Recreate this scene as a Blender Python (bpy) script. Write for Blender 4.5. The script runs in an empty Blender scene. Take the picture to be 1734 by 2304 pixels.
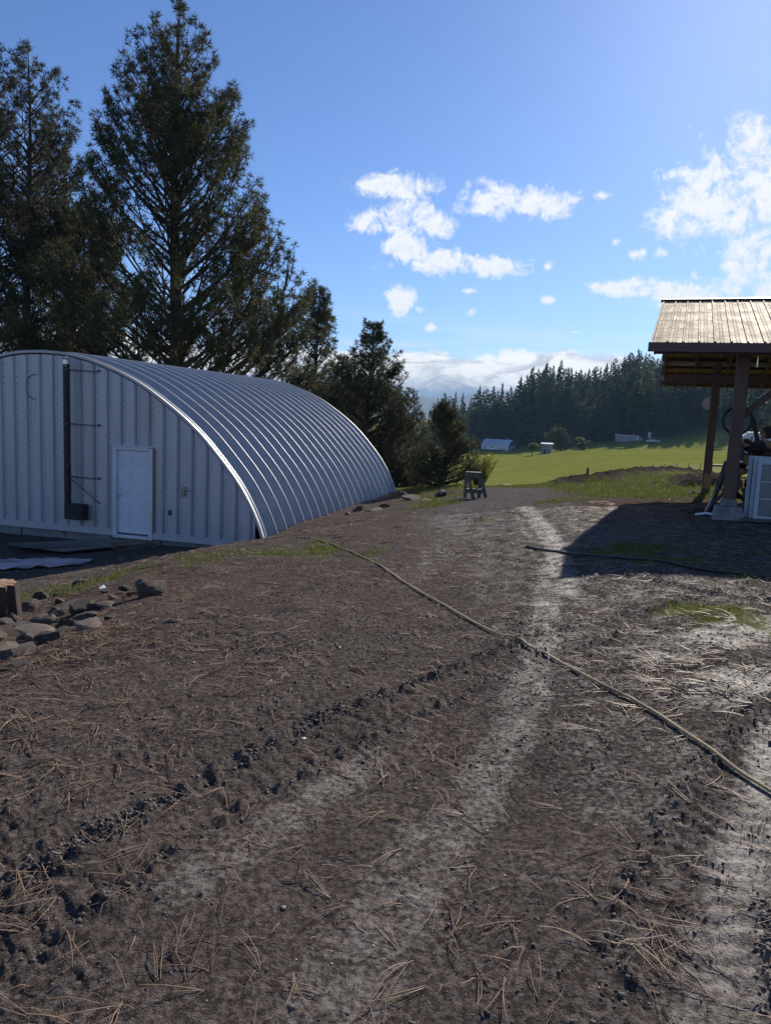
import bpy, math, random
import numpy as np
from mathutils import Vector, Matrix
random.seed(7); rng = np.random.default_rng(11)
R = math.radians
SC = bpy.context.scene
COL = SC.collection

# ------------------------------------------------------------------ camera
CAM = Vector((0, 0, 1.6)); FPX = 1680.0; PW, PH = 1734.0, 2304.0
PITCH, ROLL = R(7.5), R(2.6)
cam_d = bpy.data.cameras.new('camera'); cam = bpy.data.objects.new('camera', cam_d); COL.objects.link(cam)
cam_d.sensor_fit = 'VERTICAL'; cam_d.sensor_height = 24.0; cam_d.lens = 24.0 * FPX / PH
cam_d.clip_start = 0.05; cam_d.clip_end = 40000
CR = Matrix.Rotation(math.pi / 2 - PITCH, 3, 'X') @ Matrix.Rotation(ROLL, 3, 'Z')
cam.matrix_world = Matrix.Translation(CAM) @ CR.to_4x4()
SC.camera = cam

# ------------------------------------------------------------------ sun, sky, exposure
SUN_AZ, SUN_EL = R(26.0), R(29.0)          # clockwise from +Y, above the horizon
EXPOSURE = 0.3; SUN_STRENGTH = 5.0; SKY_STRENGTH = 0.082
sd = bpy.data.lights.new('sun', 'SUN'); sun = bpy.data.objects.new('sun', sd); COL.objects.link(sun)
sd.energy = SUN_STRENGTH; sd.angle = R(0.53); sd.color = (1.0, 0.93, 0.82)
sdir = Vector((math.sin(SUN_AZ) * math.cos(SUN_EL), math.cos(SUN_AZ) * math.cos(SUN_EL), math.sin(SUN_EL)))
sun.rotation_euler = sdir.to_track_quat('Z', 'Y').to_euler(); sun.location = sdir * 60
SC.view_settings.view_transform = 'Standard'; SC.view_settings.look = 'None'
SC.view_settings.exposure = EXPOSURE; SC.view_settings.gamma = 1.0; SC.view_settings.use_curve_mapping = False
SC.cycles.use_denoising = True
SC.cycles.max_bounces = 6; SC.cycles.diffuse_bounces = 3; SC.cycles.glossy_bounces = 3
SC.cycles.transparent_max_bounces = 8; SC.cycles.transmission_bounces = 4
SC.cycles.volume_bounces = 0; SC.cycles.sample_clamp_indirect = 6.0

def ray(px, py):
    d = CR @ Vector(((px - PW / 2) / FPX, -(py - PH / 2) / FPX, -1.0))
    return d
def at(px, py, D):
    d = ray(px, py); return CAM + d * (D / d.y)
def azel(px, py):
    d = ray(px, py).normalized()
    return math.degrees(math.atan2(d.x, d.y)), math.degrees(math.asin(d.z))

class NT:
    """small helper for node trees"""
    def __init__(s, tree): s.t = tree
    def n(s, typ, ins=None, **kw):
        nd = s.t.nodes.new('ShaderNode' + typ)
        for k, v in kw.items(): setattr(nd, k, v)
        for k, v in (ins or {}).items():
            if isinstance(v, bpy.types.NodeSocket): s.t.links.new(v, nd.inputs[k])
            else: nd.inputs[k].default_value = v
        return nd
    def m(s, op, a, b=None, clamp=False):
        ins = {0: a}
        if b is not None: ins[1] = b
        nd = s.n('Math', ins, operation=op); nd.use_clamp = clamp; return nd.outputs[0]
    def vm(s, op, a, b=None):
        ins = {0: a}
        if b is not None: ins[1] = b
        nd = s.n('VectorMath', ins, operation=op)
        return nd.outputs['Value'] if op in ('LENGTH', 'DOT_PRODUCT', 'DISTANCE') else nd.outputs[0]
    def mix(s, f, a, b, blend='MIX'):
        nd = s.t.nodes.new('ShaderNodeMix'); nd.data_type = 'RGBA'; nd.blend_type = blend
        for i, v in ((0, f), (6, a), (7, b)):
            if isinstance(v, bpy.types.NodeSocket): s.t.links.new(v, nd.inputs[i])
            else: nd.inputs[i].default_value = (*v, 1) if isinstance(v, tuple) and len(v) == 3 else v
        return nd.outputs[2]
    def mapr(s, v, a, b, c=0.0, d=1.0, smooth=False):
        nd = s.n('MapRange', {0: v, 1: a, 2: b, 3: c, 4: d})
        if smooth: nd.interpolation_type = 'SMOOTHSTEP'
        return nd.outputs[0]
    def noise(s, vec, scale, detail=4.0, rough=0.55, dist=0.0, color=False):
        nd = s.n('TexNoise', {'Vector': vec, 'Scale': scale, 'Detail': detail, 'Roughness': rough, 'Distortion': dist})
        return nd.outputs[1] if color else nd.outputs[0]

world = bpy.data.worlds.new('World'); SC.world = world; world.use_nodes = True
wt = world.node_tree; wt.nodes.clear(); W = NT(wt)
sky = W.n('TexSky', sky_type='NISHITA'); sky.sun_disc = False
sky.sun_elevation = SUN_EL; sky.sun_rotation = SUN_AZ
sky.air_density = 1.0; sky.dust_density = 0.45; sky.ozone_density = 2.5; sky.altitude = 900
wdir = W.n('TexCoord').outputs['Generated']
sx = W.n('SeparateXYZ', {0: wdir})
w_az = W.m('MULTIPLY', W.m('ARCTAN2', sx.outputs[0], sx.outputs[1]), 57.2958)
w_el = W.m('MULTIPLY', W.m('ARCSINE', sx.outputs[2]), 57.2958)
w_ae = W.n('CombineXYZ', {0: w_az, 1: w_el}).outputs[0]
CLOUDS = [  # centre and half size of each cloud, in photograph pixels
 (890, 420, 100, 28), (850, 500, 85, 24), (920, 492, 80, 42), (985, 512, 45, 24), (1105, 452, 78, 36), (1215, 462, 70, 34), (925, 560, 60, 32),
 (1040, 596, 150, 22), (985, 588, 80, 26), (905, 678, 36, 32), (940, 696, 30, 14), (1065, 702, 24, 13), (1585, 440, 90, 80), (1540, 490, 50, 40),
 (1700, 420, 70, 120), (1690, 590, 70, 60), (1440, 648, 110, 20), (1560, 668, 110, 30), (1660, 660, 120, 40),
 (1355, 440, 26, 11), (1430, 572, 24, 13), (1382, 545, 13, 11), (1230, 678, 20, 10), (1055, 656, 20, 7), (970, 737, 16, 12), (1500, 445, 26, 16),
 (1290, 748, 22, 3), (1550, 284, 16, 10), (1515, 487, 22, 30), (1230, 600, 14, 15), (1490, 570, 20, 12)]
blobs = []
for (x, y, w, h) in CLOUDS:
    a, e = azel(x, y); k = 57.3 / FPX * math.cos(math.radians(e)) ** 2
    blobs.append((a, e, w * k * (1.12 if w > 32 else 1.5), h * k * (1.15 if w > 32 else 1.6), 0.0 if w > 32 else 0.45))
for i in range(22):                       # the same scattered cumulus all round the rest of the sky
    a = random.uniform(42, 318); e = random.uniform(9, 34)
    blobs.append((a if a < 180 else a - 360, e, random.uniform(2.5, 6.5), random.uniform(1.0, 2.6), 0.0))
fld = None
for (a, e, w, h, of) in blobs:
    q = W.vm('LENGTH', W.vm('MULTIPLY', W.vm('SUBTRACT', w_ae, (a, e, 0)), (1 / w, 1 / h, 0)))
    if of: q = W.m('ADD', q, of)
    fld = q if fld is None else W.m('MINIMUM', fld, q)
fld = W.m('SUBTRACT', 1.0, fld)
cn = W.noise(wdir, 9.0, 7.0, 0.62, 0.4); cn2 = W.noise(wdir, 34.0, 6.0, 0.65, 0.6); cn3 = W.noise(wdir, 95.0, 5.0, 0.62, 0.4)
nz = W.m('ADD', W.m('MULTIPLY', W.m('SUBTRACT', cn, 0.5), 0.7), W.m('ADD', W.m('MULTIPLY', W.m('SUBTRACT', cn2, 0.5), 2.2), W.m('MULTIPLY', W.m('SUBTRACT', cn3, 0.5), 0.9)))
dens = W.m('ADD', W.m('MULTIPLY', W.mapr(fld, -0.9, 0.45, -0.9, 0.45), 1.0), nz)
puff = W.mapr(dens, -0.06, 0.62, smooth=True)
# the bank of cloud lying on the far hills, all round the horizon
edge = W.m('ADD', 4.9, W.m('MULTIPLY', W.m('SUBTRACT', W.noise(W.n('CombineXYZ', {0: w_az}).outputs[0], 0.11, 3.0), 0.5), 3.2))
edge = W.m('ADD', edge, W.m('ADD', W.m('MULTIPLY', W.m('SUBTRACT', cn, 0.5), 2.0), W.m('MULTIPLY', W.m('SUBTRACT', cn2, 0.5), 1.9)))
bank = W.mapr(W.m('SUBTRACT', edge, w_el), -0.12, 0.55, smooth=True)
stre = W.noise(W.vm('MULTIPLY', w_ae, (0.10, 0.9, 0)), 1.0, 5.0, 0.6)
veil = W.m('MULTIPLY', W.mapr(stre, 0.45, 0.75), W.m('MULTIPLY', W.mapr(w_el, 8.0, 5.0), 0.55))
lump = W.noise(W.vm('MULTIPLY', w_ae, (0.22, 0.62, 0)), 1.0, 9.0, 0.62, 0.9)
CB = 1.05 / 1.0
bank_c = W.mix(W.mapr(W.m('ADD', w_el, W.m('MULTIPLY', W.m('SUBTRACT', lump, 0.5), 3.0)), 1.4, 3.0, smooth=True), (0.24, 0.30, 0.41), W.mix(W.mapr(lump, 0.38, 0.56, smooth=True), (0.55, 0.57, 0.62), (0.96, 0.96, 0.95)))
thick = W.mapr(W.m('ADD', dens, W.m('MULTIPLY', W.m('SUBTRACT', lump, 0.5), 1.2)), 0.7, 1.6, smooth=True)
puff_c = W.mix(thick, (0.80, 0.82, 0.84), (0.58, 0.60, 0.64))
skc = W.mix(1.0, sky.outputs[0], (SKY_STRENGTH,) * 3, 'MULTIPLY')
skc = W.mix(1.0, skc, (0.75, 0.93, 1.26), 'MULTIPLY')
col = W.mix(veil, skc, (0.80, 0.84, 0.90))
col = W.mix(W.m('MULTIPLY', bank, 0.96), col, bank_c)
col = W.mix(W.m('MULTIPLY', puff, 0.96), col, puff_c)
wbg = W.n('Background', {0: col, 1: 1.0}); wo = W.n('OutputWorld', {0: wbg.outputs[0]})

# ------------------------------------------------------------------ mesh helpers
def link(o, parent=None):
    COL.objects.link(o)
    if parent is not None: o.parent = parent
    return o
def tag(o, label=None, cat=None, group=None, kind=None):
    for k, v in (('label', label), ('category', cat), ('group', group), ('kind', kind)):
        if v: o[k] = v
    return o
def thing(name, label, cat, loc=(0, 0, 0), rz=0.0, group=None):
    o = bpy.data.objects.new(name, None); o.empty_display_size = 0.2
    link(o); o.location = loc; o.rotation_euler = (0, 0, rz)
    return tag(o, label, cat, group)
def rawmesh(name, v, f3=None, f4=None, mat=None, smooth=False):
    """fast mesh from numpy arrays"""
    me = bpy.data.meshes.new(name); v = np.asarray(v, dtype=np.float32)
    me.vertices.add(len(v)); me.vertices.foreach_set('co', v.ravel())
    parts = []; sizes = []
    for f, k in ((f3, 3), (f4, 4)):
        if f is not None and len(f): parts.append(np.asarray(f, dtype=np.int32).ravel()); sizes.append(np.full(len(f), k, dtype=np.int32))
    idx = np.concatenate(parts); tot = np.concatenate(sizes)
    me.loops.add(len(idx)); me.loops.foreach_set('vertex_index', idx)
    me.polygons.add(len(tot)); st = np.zeros(len(tot), dtype=np.int32); st[1:] = np.cumsum(tot)[:-1]
    me.polygons.foreach_set('loop_start', st); me.polygons.foreach_set('loop_total', tot)
    if smooth: me.polygons.foreach_set('use_smooth', np.ones(len(tot), dtype=bool))
    me.update(calc_edges=True); me.validate()
    if mat: me.materials.append(mat)
    return me
def attr(me, name, vals):
    a = me.attributes.new(name, 'FLOAT', 'POINT'); a.data.foreach_set('value', np.asarray(vals, dtype=np.float32))
class MB:
    def __init__(s): s.v = []; s.f = []
    def add(s, vs, fs):
        b = len(s.v); s.v += [tuple(p) for p in vs]; s.f += [tuple(b + i for i in f) for f in fs]; return s
    def box(s, c, size, rot=None, taper=1.0):
        hx, hy, hz = size[0] / 2, size[1] / 2, size[2] / 2; vs = []
        for z in (-1, 1):
            t = taper if z > 0 else 1.0
            for x, y in ((-1, -1), (1, -1), (1, 1), (-1, 1)):
                p = Vector((x * hx * t, y * hy * t, z * hz))
                if rot is not None: p = rot @ p
                vs.append(p + Vector(c))
        return s.add(vs, [(3, 2, 1, 0), (4, 5, 6, 7), (0, 1, 5, 4), (1, 2, 6, 5), (2, 3, 7, 6), (3, 0, 4, 7)])
    def bar(s, a, b, w, h, up=(0, 0, 1)):
        a, b = Vector(a), Vector(b); d = b - a; L = d.length; d.normalize()
        u = Vector(up); sx_ = d.cross(u)
        if sx_.length < 1e-4: sx_ = d.cross(Vector((1, 0, 0)))
        sx_.normalize(); u = sx_.cross(d)
        return s.box((a + b) / 2, (w, L, h), Matrix((sx_, d, u)).transposed())
    def tube(s, path, rad, n=8, caps=True, closed=False):
        path = [Vector(p) for p in path]; m = len(path); b = len(s.v)
        rad = rad if hasattr(rad, '__len__') else [rad] * m
        ref = Vector((0, 0, 1)); prev = None
        for i, p in enumerate(path):
            t = (path[(i + 1) % m if closed else min(i + 1, m - 1)] - path[(i - 1) % m if closed else max(i - 1, 0)]).normalized()
            if prev is None:
                a = t.cross(ref)
                if a.length < 0.05: a = t.cross(Vector((1, 0, 0)))
            else: a = prev - t * prev.dot(t)
            a.normalize(); prev = a; c = t.cross(a)
            for k in range(n):
                w = 2 * math.pi * k / n; s.v.append(tuple(p + (a * math.cos(w) + c * math.sin(w)) * rad[i]))
        for i in range(m if closed else m - 1):
            j = (i + 1) % m
            for k in range(n): s.f.append((b + i * n + k, b + i * n + (k + 1) % n, b + j * n + (k + 1) % n, b + j * n + k))
        if caps and not closed:
            s.f.append(tuple(b + k for k in range(n))[::-1]); s.f.append(tuple(b + (m - 1) * n + k for k in range(n)))
        return s
    def cyl(s, a, b, r0, r1=None, n=12): return s.tube([a, b], [r0, r0 if r1 is None else r1], n)
    def prism(s, poly, a, b):
        """polygon of 3D points swept from offset a to offset b"""
        n = len(poly); a, b = Vector(a), Vector(b)
        vs = [Vector(p) + a for p in poly] + [Vector(p) + b for p in poly]
        fs = [tuple(range(n))[::-1], tuple(range(n, 2 * n))] + [(i, (i + 1) % n, n + (i + 1) % n, n + i) for i in range(n)]
        return s.add(vs, fs)
    def mesh(s, name, mat, smooth=False):
        me = bpy.data.meshes.new(name); me.from_pydata(s.v, [], s.f); me.update()
        import bmesh as _b
        bm = _b.new(); bm.from_mesh(me); _b.ops.recalc_face_normals(bm, faces=bm.faces); bm.to_mesh(me); bm.free()
        if smooth:
            me.polygons.foreach_set('use_smooth', np.ones(len(me.polygons), dtype=bool))
            me.set_sharp_from_angle(angle=R(40))
        if mat: me.materials.append(mat)
        return me
    def build(s, name, mat, parent=None, smooth=False, bevel=0.0, loc=(0, 0, 0)):
        o = bpy.data.objects.new(name, s.mesh(name, mat, smooth)); link(o, parent); o.location = loc
        if bevel:
            b = o.modifiers.new('bevel', 'BEVEL'); b.width = bevel; b.segments = 1; b.limit_method = 'ANGLE'
        return o
def inst(me, name, parent=None, loc=(0, 0, 0), rot=(0, 0, 0), sc=(1, 1, 1)):
    o = bpy.data.objects.new(name, me); link(o, parent); o.location = loc; o.rotation_euler = rot; o.scale = sc
    return o

# ------------------------------------------------------------------ materials
def mat_new(name):
    m = bpy.data.materials.new(name); m.use_nodes = True; m.node_tree.nodes.clear()
    return m, NT(m.node_tree)
def mat_out(t, bsdf, disp=None):
    t.n('OutputMaterial', {0: bsdf.outputs[0]})
def simple(name, c1, c2=None, scale=6.0, rough=0.6, metal=0.0, bump=0.0, bscale=40.0, stretch=(1, 1, 1), spec=0.5, dirt=None, dirt_amt=0.4, rough2=None, obj_var=0.0):
    """two-tone noisy surface with optional dirt and bump"""
    m, t = mat_new(name); tc = t.n('TexCoord').outputs['Object']
    v = t.vm('MULTIPLY', tc, stretch) if stretch != (1, 1, 1) else tc
    n1 = t.noise(v, scale, 6.0, 0.6)
    c = t.mix(t.mapr(n1, 0.32, 0.68), c1, c2 or tuple(x * 0.7 for x in c1))
    if dirt:
        n2 = t.noise(v, scale * 0.37, 7.0, 0.68, 0.5)
        c = t.mix(t.m('MULTIPLY', t.mapr(n2, 0.48, 0.68, smooth=True), dirt_amt), c, dirt)
    if obj_var:
        rnd = t.n('ObjectInfo').outputs['Random']
        c = t.mix(1.0, c, t.n('CombineColor', {0: (q := t.mapr(rnd, 0, 1, 1 - obj_var, 1 + obj_var)), 1: q, 2: q}).outputs[0], 'MULTIPLY')
    b = t.n('BsdfPrincipled', {'Base Color': c, 'Metallic': metal, 'Specular IOR Level': spec})
    if rough2 is None: b.inputs['Roughness'].default_value = rough
    else: t.t.links.new(t.mapr(n1, 0.3, 0.7, rough, rough2), b.inputs['Roughness'])
    if bump:
        bn = t.n('Bump', {'Strength': bump, 'Distance': 0.02, 'Height': t.noise(v, bscale, 5.0, 0.6)})
        t.t.links.new(bn.outputs[0], b.inputs['Normal'])
    mat_out(t, b); return m
def foliage(name, c1, c2, trans=0.35, scale=0.6, rough=0.55, var=0.25, tint=None):
    m, t = mat_new(name); geo = t.n('NewGeometry'); tc = t.n('TexCoord').outputs['Object']
    n1 = t.noise(tc, scale, 3.0, 0.6)
    f = t.m('ADD', t.m('MULTIPLY', n1, 0.6), t.m('MULTIPLY', geo.outputs['Random Per Island'], 0.4))
    c = t.mix(t.mapr(f, 0.3, 0.7), c1, c2)
    if tint: c = t.mix(t.mapr(geo.outputs['Random Per Island'], 0.9, 0.92), c, tint)
    rnd = t.n('ObjectInfo').outputs['Random']; q = t.mapr(rnd, 0, 1, 1 - var, 1 + var)
    c = t.mix(1.0, c, t.n('CombineColor', {0: q, 1: q, 2: t.mapr(rnd, 0, 1, 1 + var, 1 - var)}).outputs[0], 'MULTIPLY')
    p = t.n('BsdfPrincipled', {'Base Color': c, 'Roughness': rough, 'Specular IOR Level': 0.15})
    tr = t.n('BsdfTranslucent', {0: c})
    mx = t.n('MixShader', {0: trans, 1: p.outputs[0], 2: tr.outputs[0]})
    mat_out(t, mx); return m
M = {}
M['steel_wall'] = simple('galvanised_wall', (0.55, 0.55, 0.575), (0.47, 0.47, 0.50), 3.0, 0.42, 0.30, 0.08, 9.0, (1, 1, 0.15), dirt=(0.45, 0.36, 0.31), dirt_amt=0.35)
M['steel_arch'] = simple('galvanised_arch', (0.42, 0.445, 0.47), (0.36, 0.38, 0.41), 2.5, 0.52, 0.40, 0.10, 14.0, dirt=(0.42, 0.38, 0.34), dirt_amt=0.18)
M['steel_trim'] = simple('galvanised_trim', (0.55, 0.53, 0.52), (0.46, 0.45, 0.45), 4.0, 0.55, 0.30, 0.05, 12.0)
M['steel_rib'] = simple('galvanised_recess', (0.42, 0.44, 0.49), (0.36, 0.38, 0.43), 3.0, 0.42, 0.45, 0.05, 9.0, (1, 1, 0.15))
M['screw'] = simple('screw_head', (0.12, 0.12, 0.13), None, 8, 0.5, 0.6)
M['door'] = simple('white_door', (0.74, 0.76, 0.80), (0.68, 0.70, 0.75), 2.0, 0.4, 0, 0.03, 20)
M['white'] = simple('white_paint', (0.76, 0.76, 0.76), (0.66, 0.66, 0.67), 2.0, 0.5, dirt=(0.4, 0.36, 0.3), dirt_amt=0.25)
M['raw_wood'] = simple('raw_wood', (0.34, 0.22, 0.13), (0.24, 0.15, 0.09), 9, 0.75, 0, 0.3, 30, (6, 6, 0.6))
M['black'] = simple('black_metal', (0.018, 0.018, 0.02), (0.03, 0.03, 0.032), 6, 0.55, 0.2)
M['rod'] = simple('dark_rod', (0.10, 0.11, 0.13), None, 6, 0.4, 0.7)
M['chrome'] = simple('bright_metal', (0.75, 0.76, 0.78), (0.6, 0.6, 0.62), 6, 0.25, 0.95)
M['brass'] = simple('satin_metal', (0.55, 0.52, 0.45), None, 6, 0.3, 0.9)
M['concrete'] = simple('concrete', (0.30, 0.30, 0.29), (0.20, 0.20, 0.20), 7, 0.9, 0, 0.5, 60, dirt=(0.10, 0.085, 0.07), dirt_amt=0.6)
M['ply'] = simple('weathered_plywood', (0.22, 0.19, 0.155), (0.15, 0.125, 0.10), 5, 0.8, 0, 0.3, 40, (0.4, 4, 4), dirt=(0.07, 0.05, 0.04), dirt_amt=0.5)
M['timber'] = simple('dark_timber', (0.15, 0.085, 0.06), (0.095, 0.052, 0.038), 5, 0.75, 0, 0.35, 25, (5, 5, 0.5), obj_var=0.2)
M['fascia'] = simple('stained_board', (0.16, 0.095, 0.075), (0.11, 0.065, 0.05), 4, 0.7, 0, 0.35, 25, (0.5, 5, 5))
M['purlin'] = simple('pale_board', (0.66, 0.54, 0.42), (0.52, 0.41, 0.31), 5, 0.75, 0, 0.3, 25, (0.5, 5, 5), obj_var=0.2)
M['tin_roof'] = simple('weathered_roof_sheet', (0.46, 0.32, 0.17), (0.29, 0.19, 0.10), 3.2, 0.66, 0.04, 0.5, 8.0, dirt=(0.17, 0.10, 0.06), dirt_amt=0.6, rough2=0.78, spec=0.06)
M['tin_under'] = simple('roof_edge', (0.25, 0.25, 0.25), None, 5, 0.6, 0.4)
M['hose'] = simple('yellow_hose', (0.52, 0.37, 0.16), (0.40, 0.28, 0.13), 5, 0.45, 0, 0.1, 50, dirt=(0.10, 0.07, 0.045), dirt_amt=0.6)
M['dark_hose'] = simple('black_hose', (0.02, 0.02, 0.022), None, 5, 0.5)
M['rock'] = simple('basalt_rock', (0.10, 0.074, 0.056), (0.048, 0.037, 0.030), 7, 0.85, 0, 0.8, 26, dirt=(0.22, 0.155, 0.10), dirt_amt=0.55, obj_var=0.35)
M['slab'] = simple('pale_rock', (0.185, 0.135, 0.098), (0.105, 0.078, 0.060), 7, 0.85, 0, 0.7, 26, dirt=(0.10, 0.08, 0.06), dirt_amt=0.4, obj_var=0.2)
M['bark'] = simple('pine_bark', (0.085, 0.058, 0.042), (0.040, 0.028, 0.022), 5, 0.9, 0, 0.8, 14, (3, 3, 0.6))
M['grey_wood'] = simple('grey_weathered_wood', (0.15, 0.135, 0.12), (0.09, 0.08, 0.072), 5, 0.85, 0, 0.4, 30, (5, 5, 0.6))
M['cut_wood'] = simple('cut_wood', (0.36, 0.22, 0.12), (0.24, 0.14, 0.075), 8, 0.8, 0, 0.4, 30)
M['old_paint'] = simple('flaking_pale_paint', (0.50, 0.55, 0.58), (0.42, 0.47, 0.50), 5, 0.6, 0, 0.4, 40, dirt=(0.22, 0.20, 0.17), dirt_amt=0.6)
M['tarp'] = simple('pale_sheet', (0.58, 0.57, 0.62), (0.45, 0.27, 0.27), 3.5, 0.5, 0, 0.3, 12, dirt=(0.10, 0.08, 0.075), dirt_amt=0.85)
M['trailer'] = simple('trailer_skin', (0.78, 0.78, 0.79), (0.72, 0.72, 0.74), 2, 0.35)
M['dark_print'] = simple('dark_print', (0.05, 0.05, 0.07), None, 3, 0.5)
M['glass'] = simple('window_glass', (0.02, 0.025, 0.03), None, 3, 0.06, 0, spec=0.8)
M['old_glass'] = simple('dusty_glass', (0.10, 0.13, 0.145), (0.075, 0.10, 0.115), 3, 0.25, 0, spec=0.7, dirt=(0.20, 0.21, 0.20), dirt_amt=0.5)
M['metal_roof'] = simple('pale_metal_roof', (0.62, 0.64, 0.68), (0.55, 0.57, 0.61), 0.6, 0.4, 0.3)
M['siding'] = simple('white_siding', (0.72, 0.72, 0.74), (0.64, 0.64, 0.67), 0.5, 0.6)
M['siding_green'] = simple('grey_green_siding', (0.24, 0.30, 0.28), (0.20, 0.25, 0.24), 0.5, 0.7)
M['siding_grey'] = simple('grey_siding', (0.34, 0.35, 0.36), (0.28, 0.29, 0.31), 0.5, 0.7)
M['skirting'] = simple('dark_skirting', (0.05, 0.055, 0.06), None, 1, 0.8)
M['red_rail'] = simple('red_brown_wood', (0.22, 0.08, 0.06), (0.15, 0.06, 0.05), 2, 0.7)
M['rubber'] = simple('rubber', (0.02, 0.02, 0.02), None, 5, 0.8)
M['car_paint'] = simple('white_car_paint', (0.80, 0.81, 0.82), None, 1, 0.25)
M['plate'] = simple('pale_disc', (0.62, 0.55, 0.54), (0.5, 0.44, 0.44), 5, 0.4)
M['needle'] = foliage('pine_needles', (0.046, 0.062, 0.030), (0.092, 0.098, 0.046), 0.32, 0.5, 0.7, 0.12, tint=(0.22, 0.13, 0.06))
M['needle_far'] = foliage('conifer_foliage', (0.046, 0.072, 0.034), (0.105, 0.138, 0.060), 0.35, 0.15, 0.7, 0.45)
M['leaf'] = foliage('leaf_green', (0.055, 0.085, 0.022), (0.12, 0.15, 0.040), 0.45, 0.4, 0.5, 0.15)
M['leaf_yellow'] = foliage('leaf_yellow_green', (0.22, 0.235, 0.035), (0.34, 0.32, 0.06), 0.5, 1.2, 0.5, 0.1)
M['leaf_dark'] = foliage('leaf_dark', (0.025, 0.040, 0.016), (0.060, 0.080, 0.028), 0.35, 0.3, 0.6, 0.2)
M['grass'] = foliage('grass_blades', (0.085, 0.11, 0.028), (0.15, 0.165, 0.048), 0.40, 1.5, 0.5, 0.0, tint=(0.32, 0.26, 0.12))
M['litter'] = foliage('fallen_needles', (0.20, 0.12, 0.075), (0.50, 0.36, 0.25), 0.15, 3.0, 0.5, 0.0)
M['chip'] = foliage('wood_chips', (0.16, 0.12, 0.095), (0.40, 0.33, 0.27), 0.0, 3.0, 0.6, 0.0)
M['clod'] = simple('mud_clods', (0.15, 0.122, 0.112), (0.09, 0.073, 0.066), 20, 0.8, 0, 0.5, 80)
# ------------------------------------------------------------------ terrain
def _hash(ix, iy, seed):
    h = (ix.astype(np.int64) * 374761393 + iy.astype(np.int64) * 668265263 + seed * 1442695041) & 0xFFFFFFFF
    h = ((h ^ (h >> 13)) * 1274126177) & 0xFFFFFFFF
    return (h ^ (h >> 16)) & 0xFFFF
def gnoise(x, y, seed=0):
    x0 = np.floor(x); y0 = np.floor(y); fx = x - x0; fy = y - y0
    u = fx * fx * fx * (fx * (fx * 6 - 15) + 10); w = fy * fy * fy * (fy * (fy * 6 - 15) + 10)
    def g(dx, dy):
        a = _hash(x0 + dx, y0 + dy, seed) * (2 * math.pi / 65536.0)
        return np.cos(a) * (fx - dx) + np.sin(a) * (fy - dy)
    a = g(0, 0); b = g(1, 0); c = g(0, 1); d = g(1, 1)
    return ((a + (b - a) * u) + ((c + (d - c) * u) - (a + (b - a) * u)) * w) * 1.5
def fbm(x, y, octv=4, seed=0, gain=0.5):
    s = 0; a = 1.0; t = 0
    for i in range(octv):
        s = s + a * gnoise(x * 2 ** i + 17.3 * i, y * 2 ** i - 9.1 * i, seed + i); t += a; a *= gain
    return s / t
def sstep(a, b, x):
    t = np.clip((x - a) / (b - a), 0, 1); return t * t * (3 - 2 * t)

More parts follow.
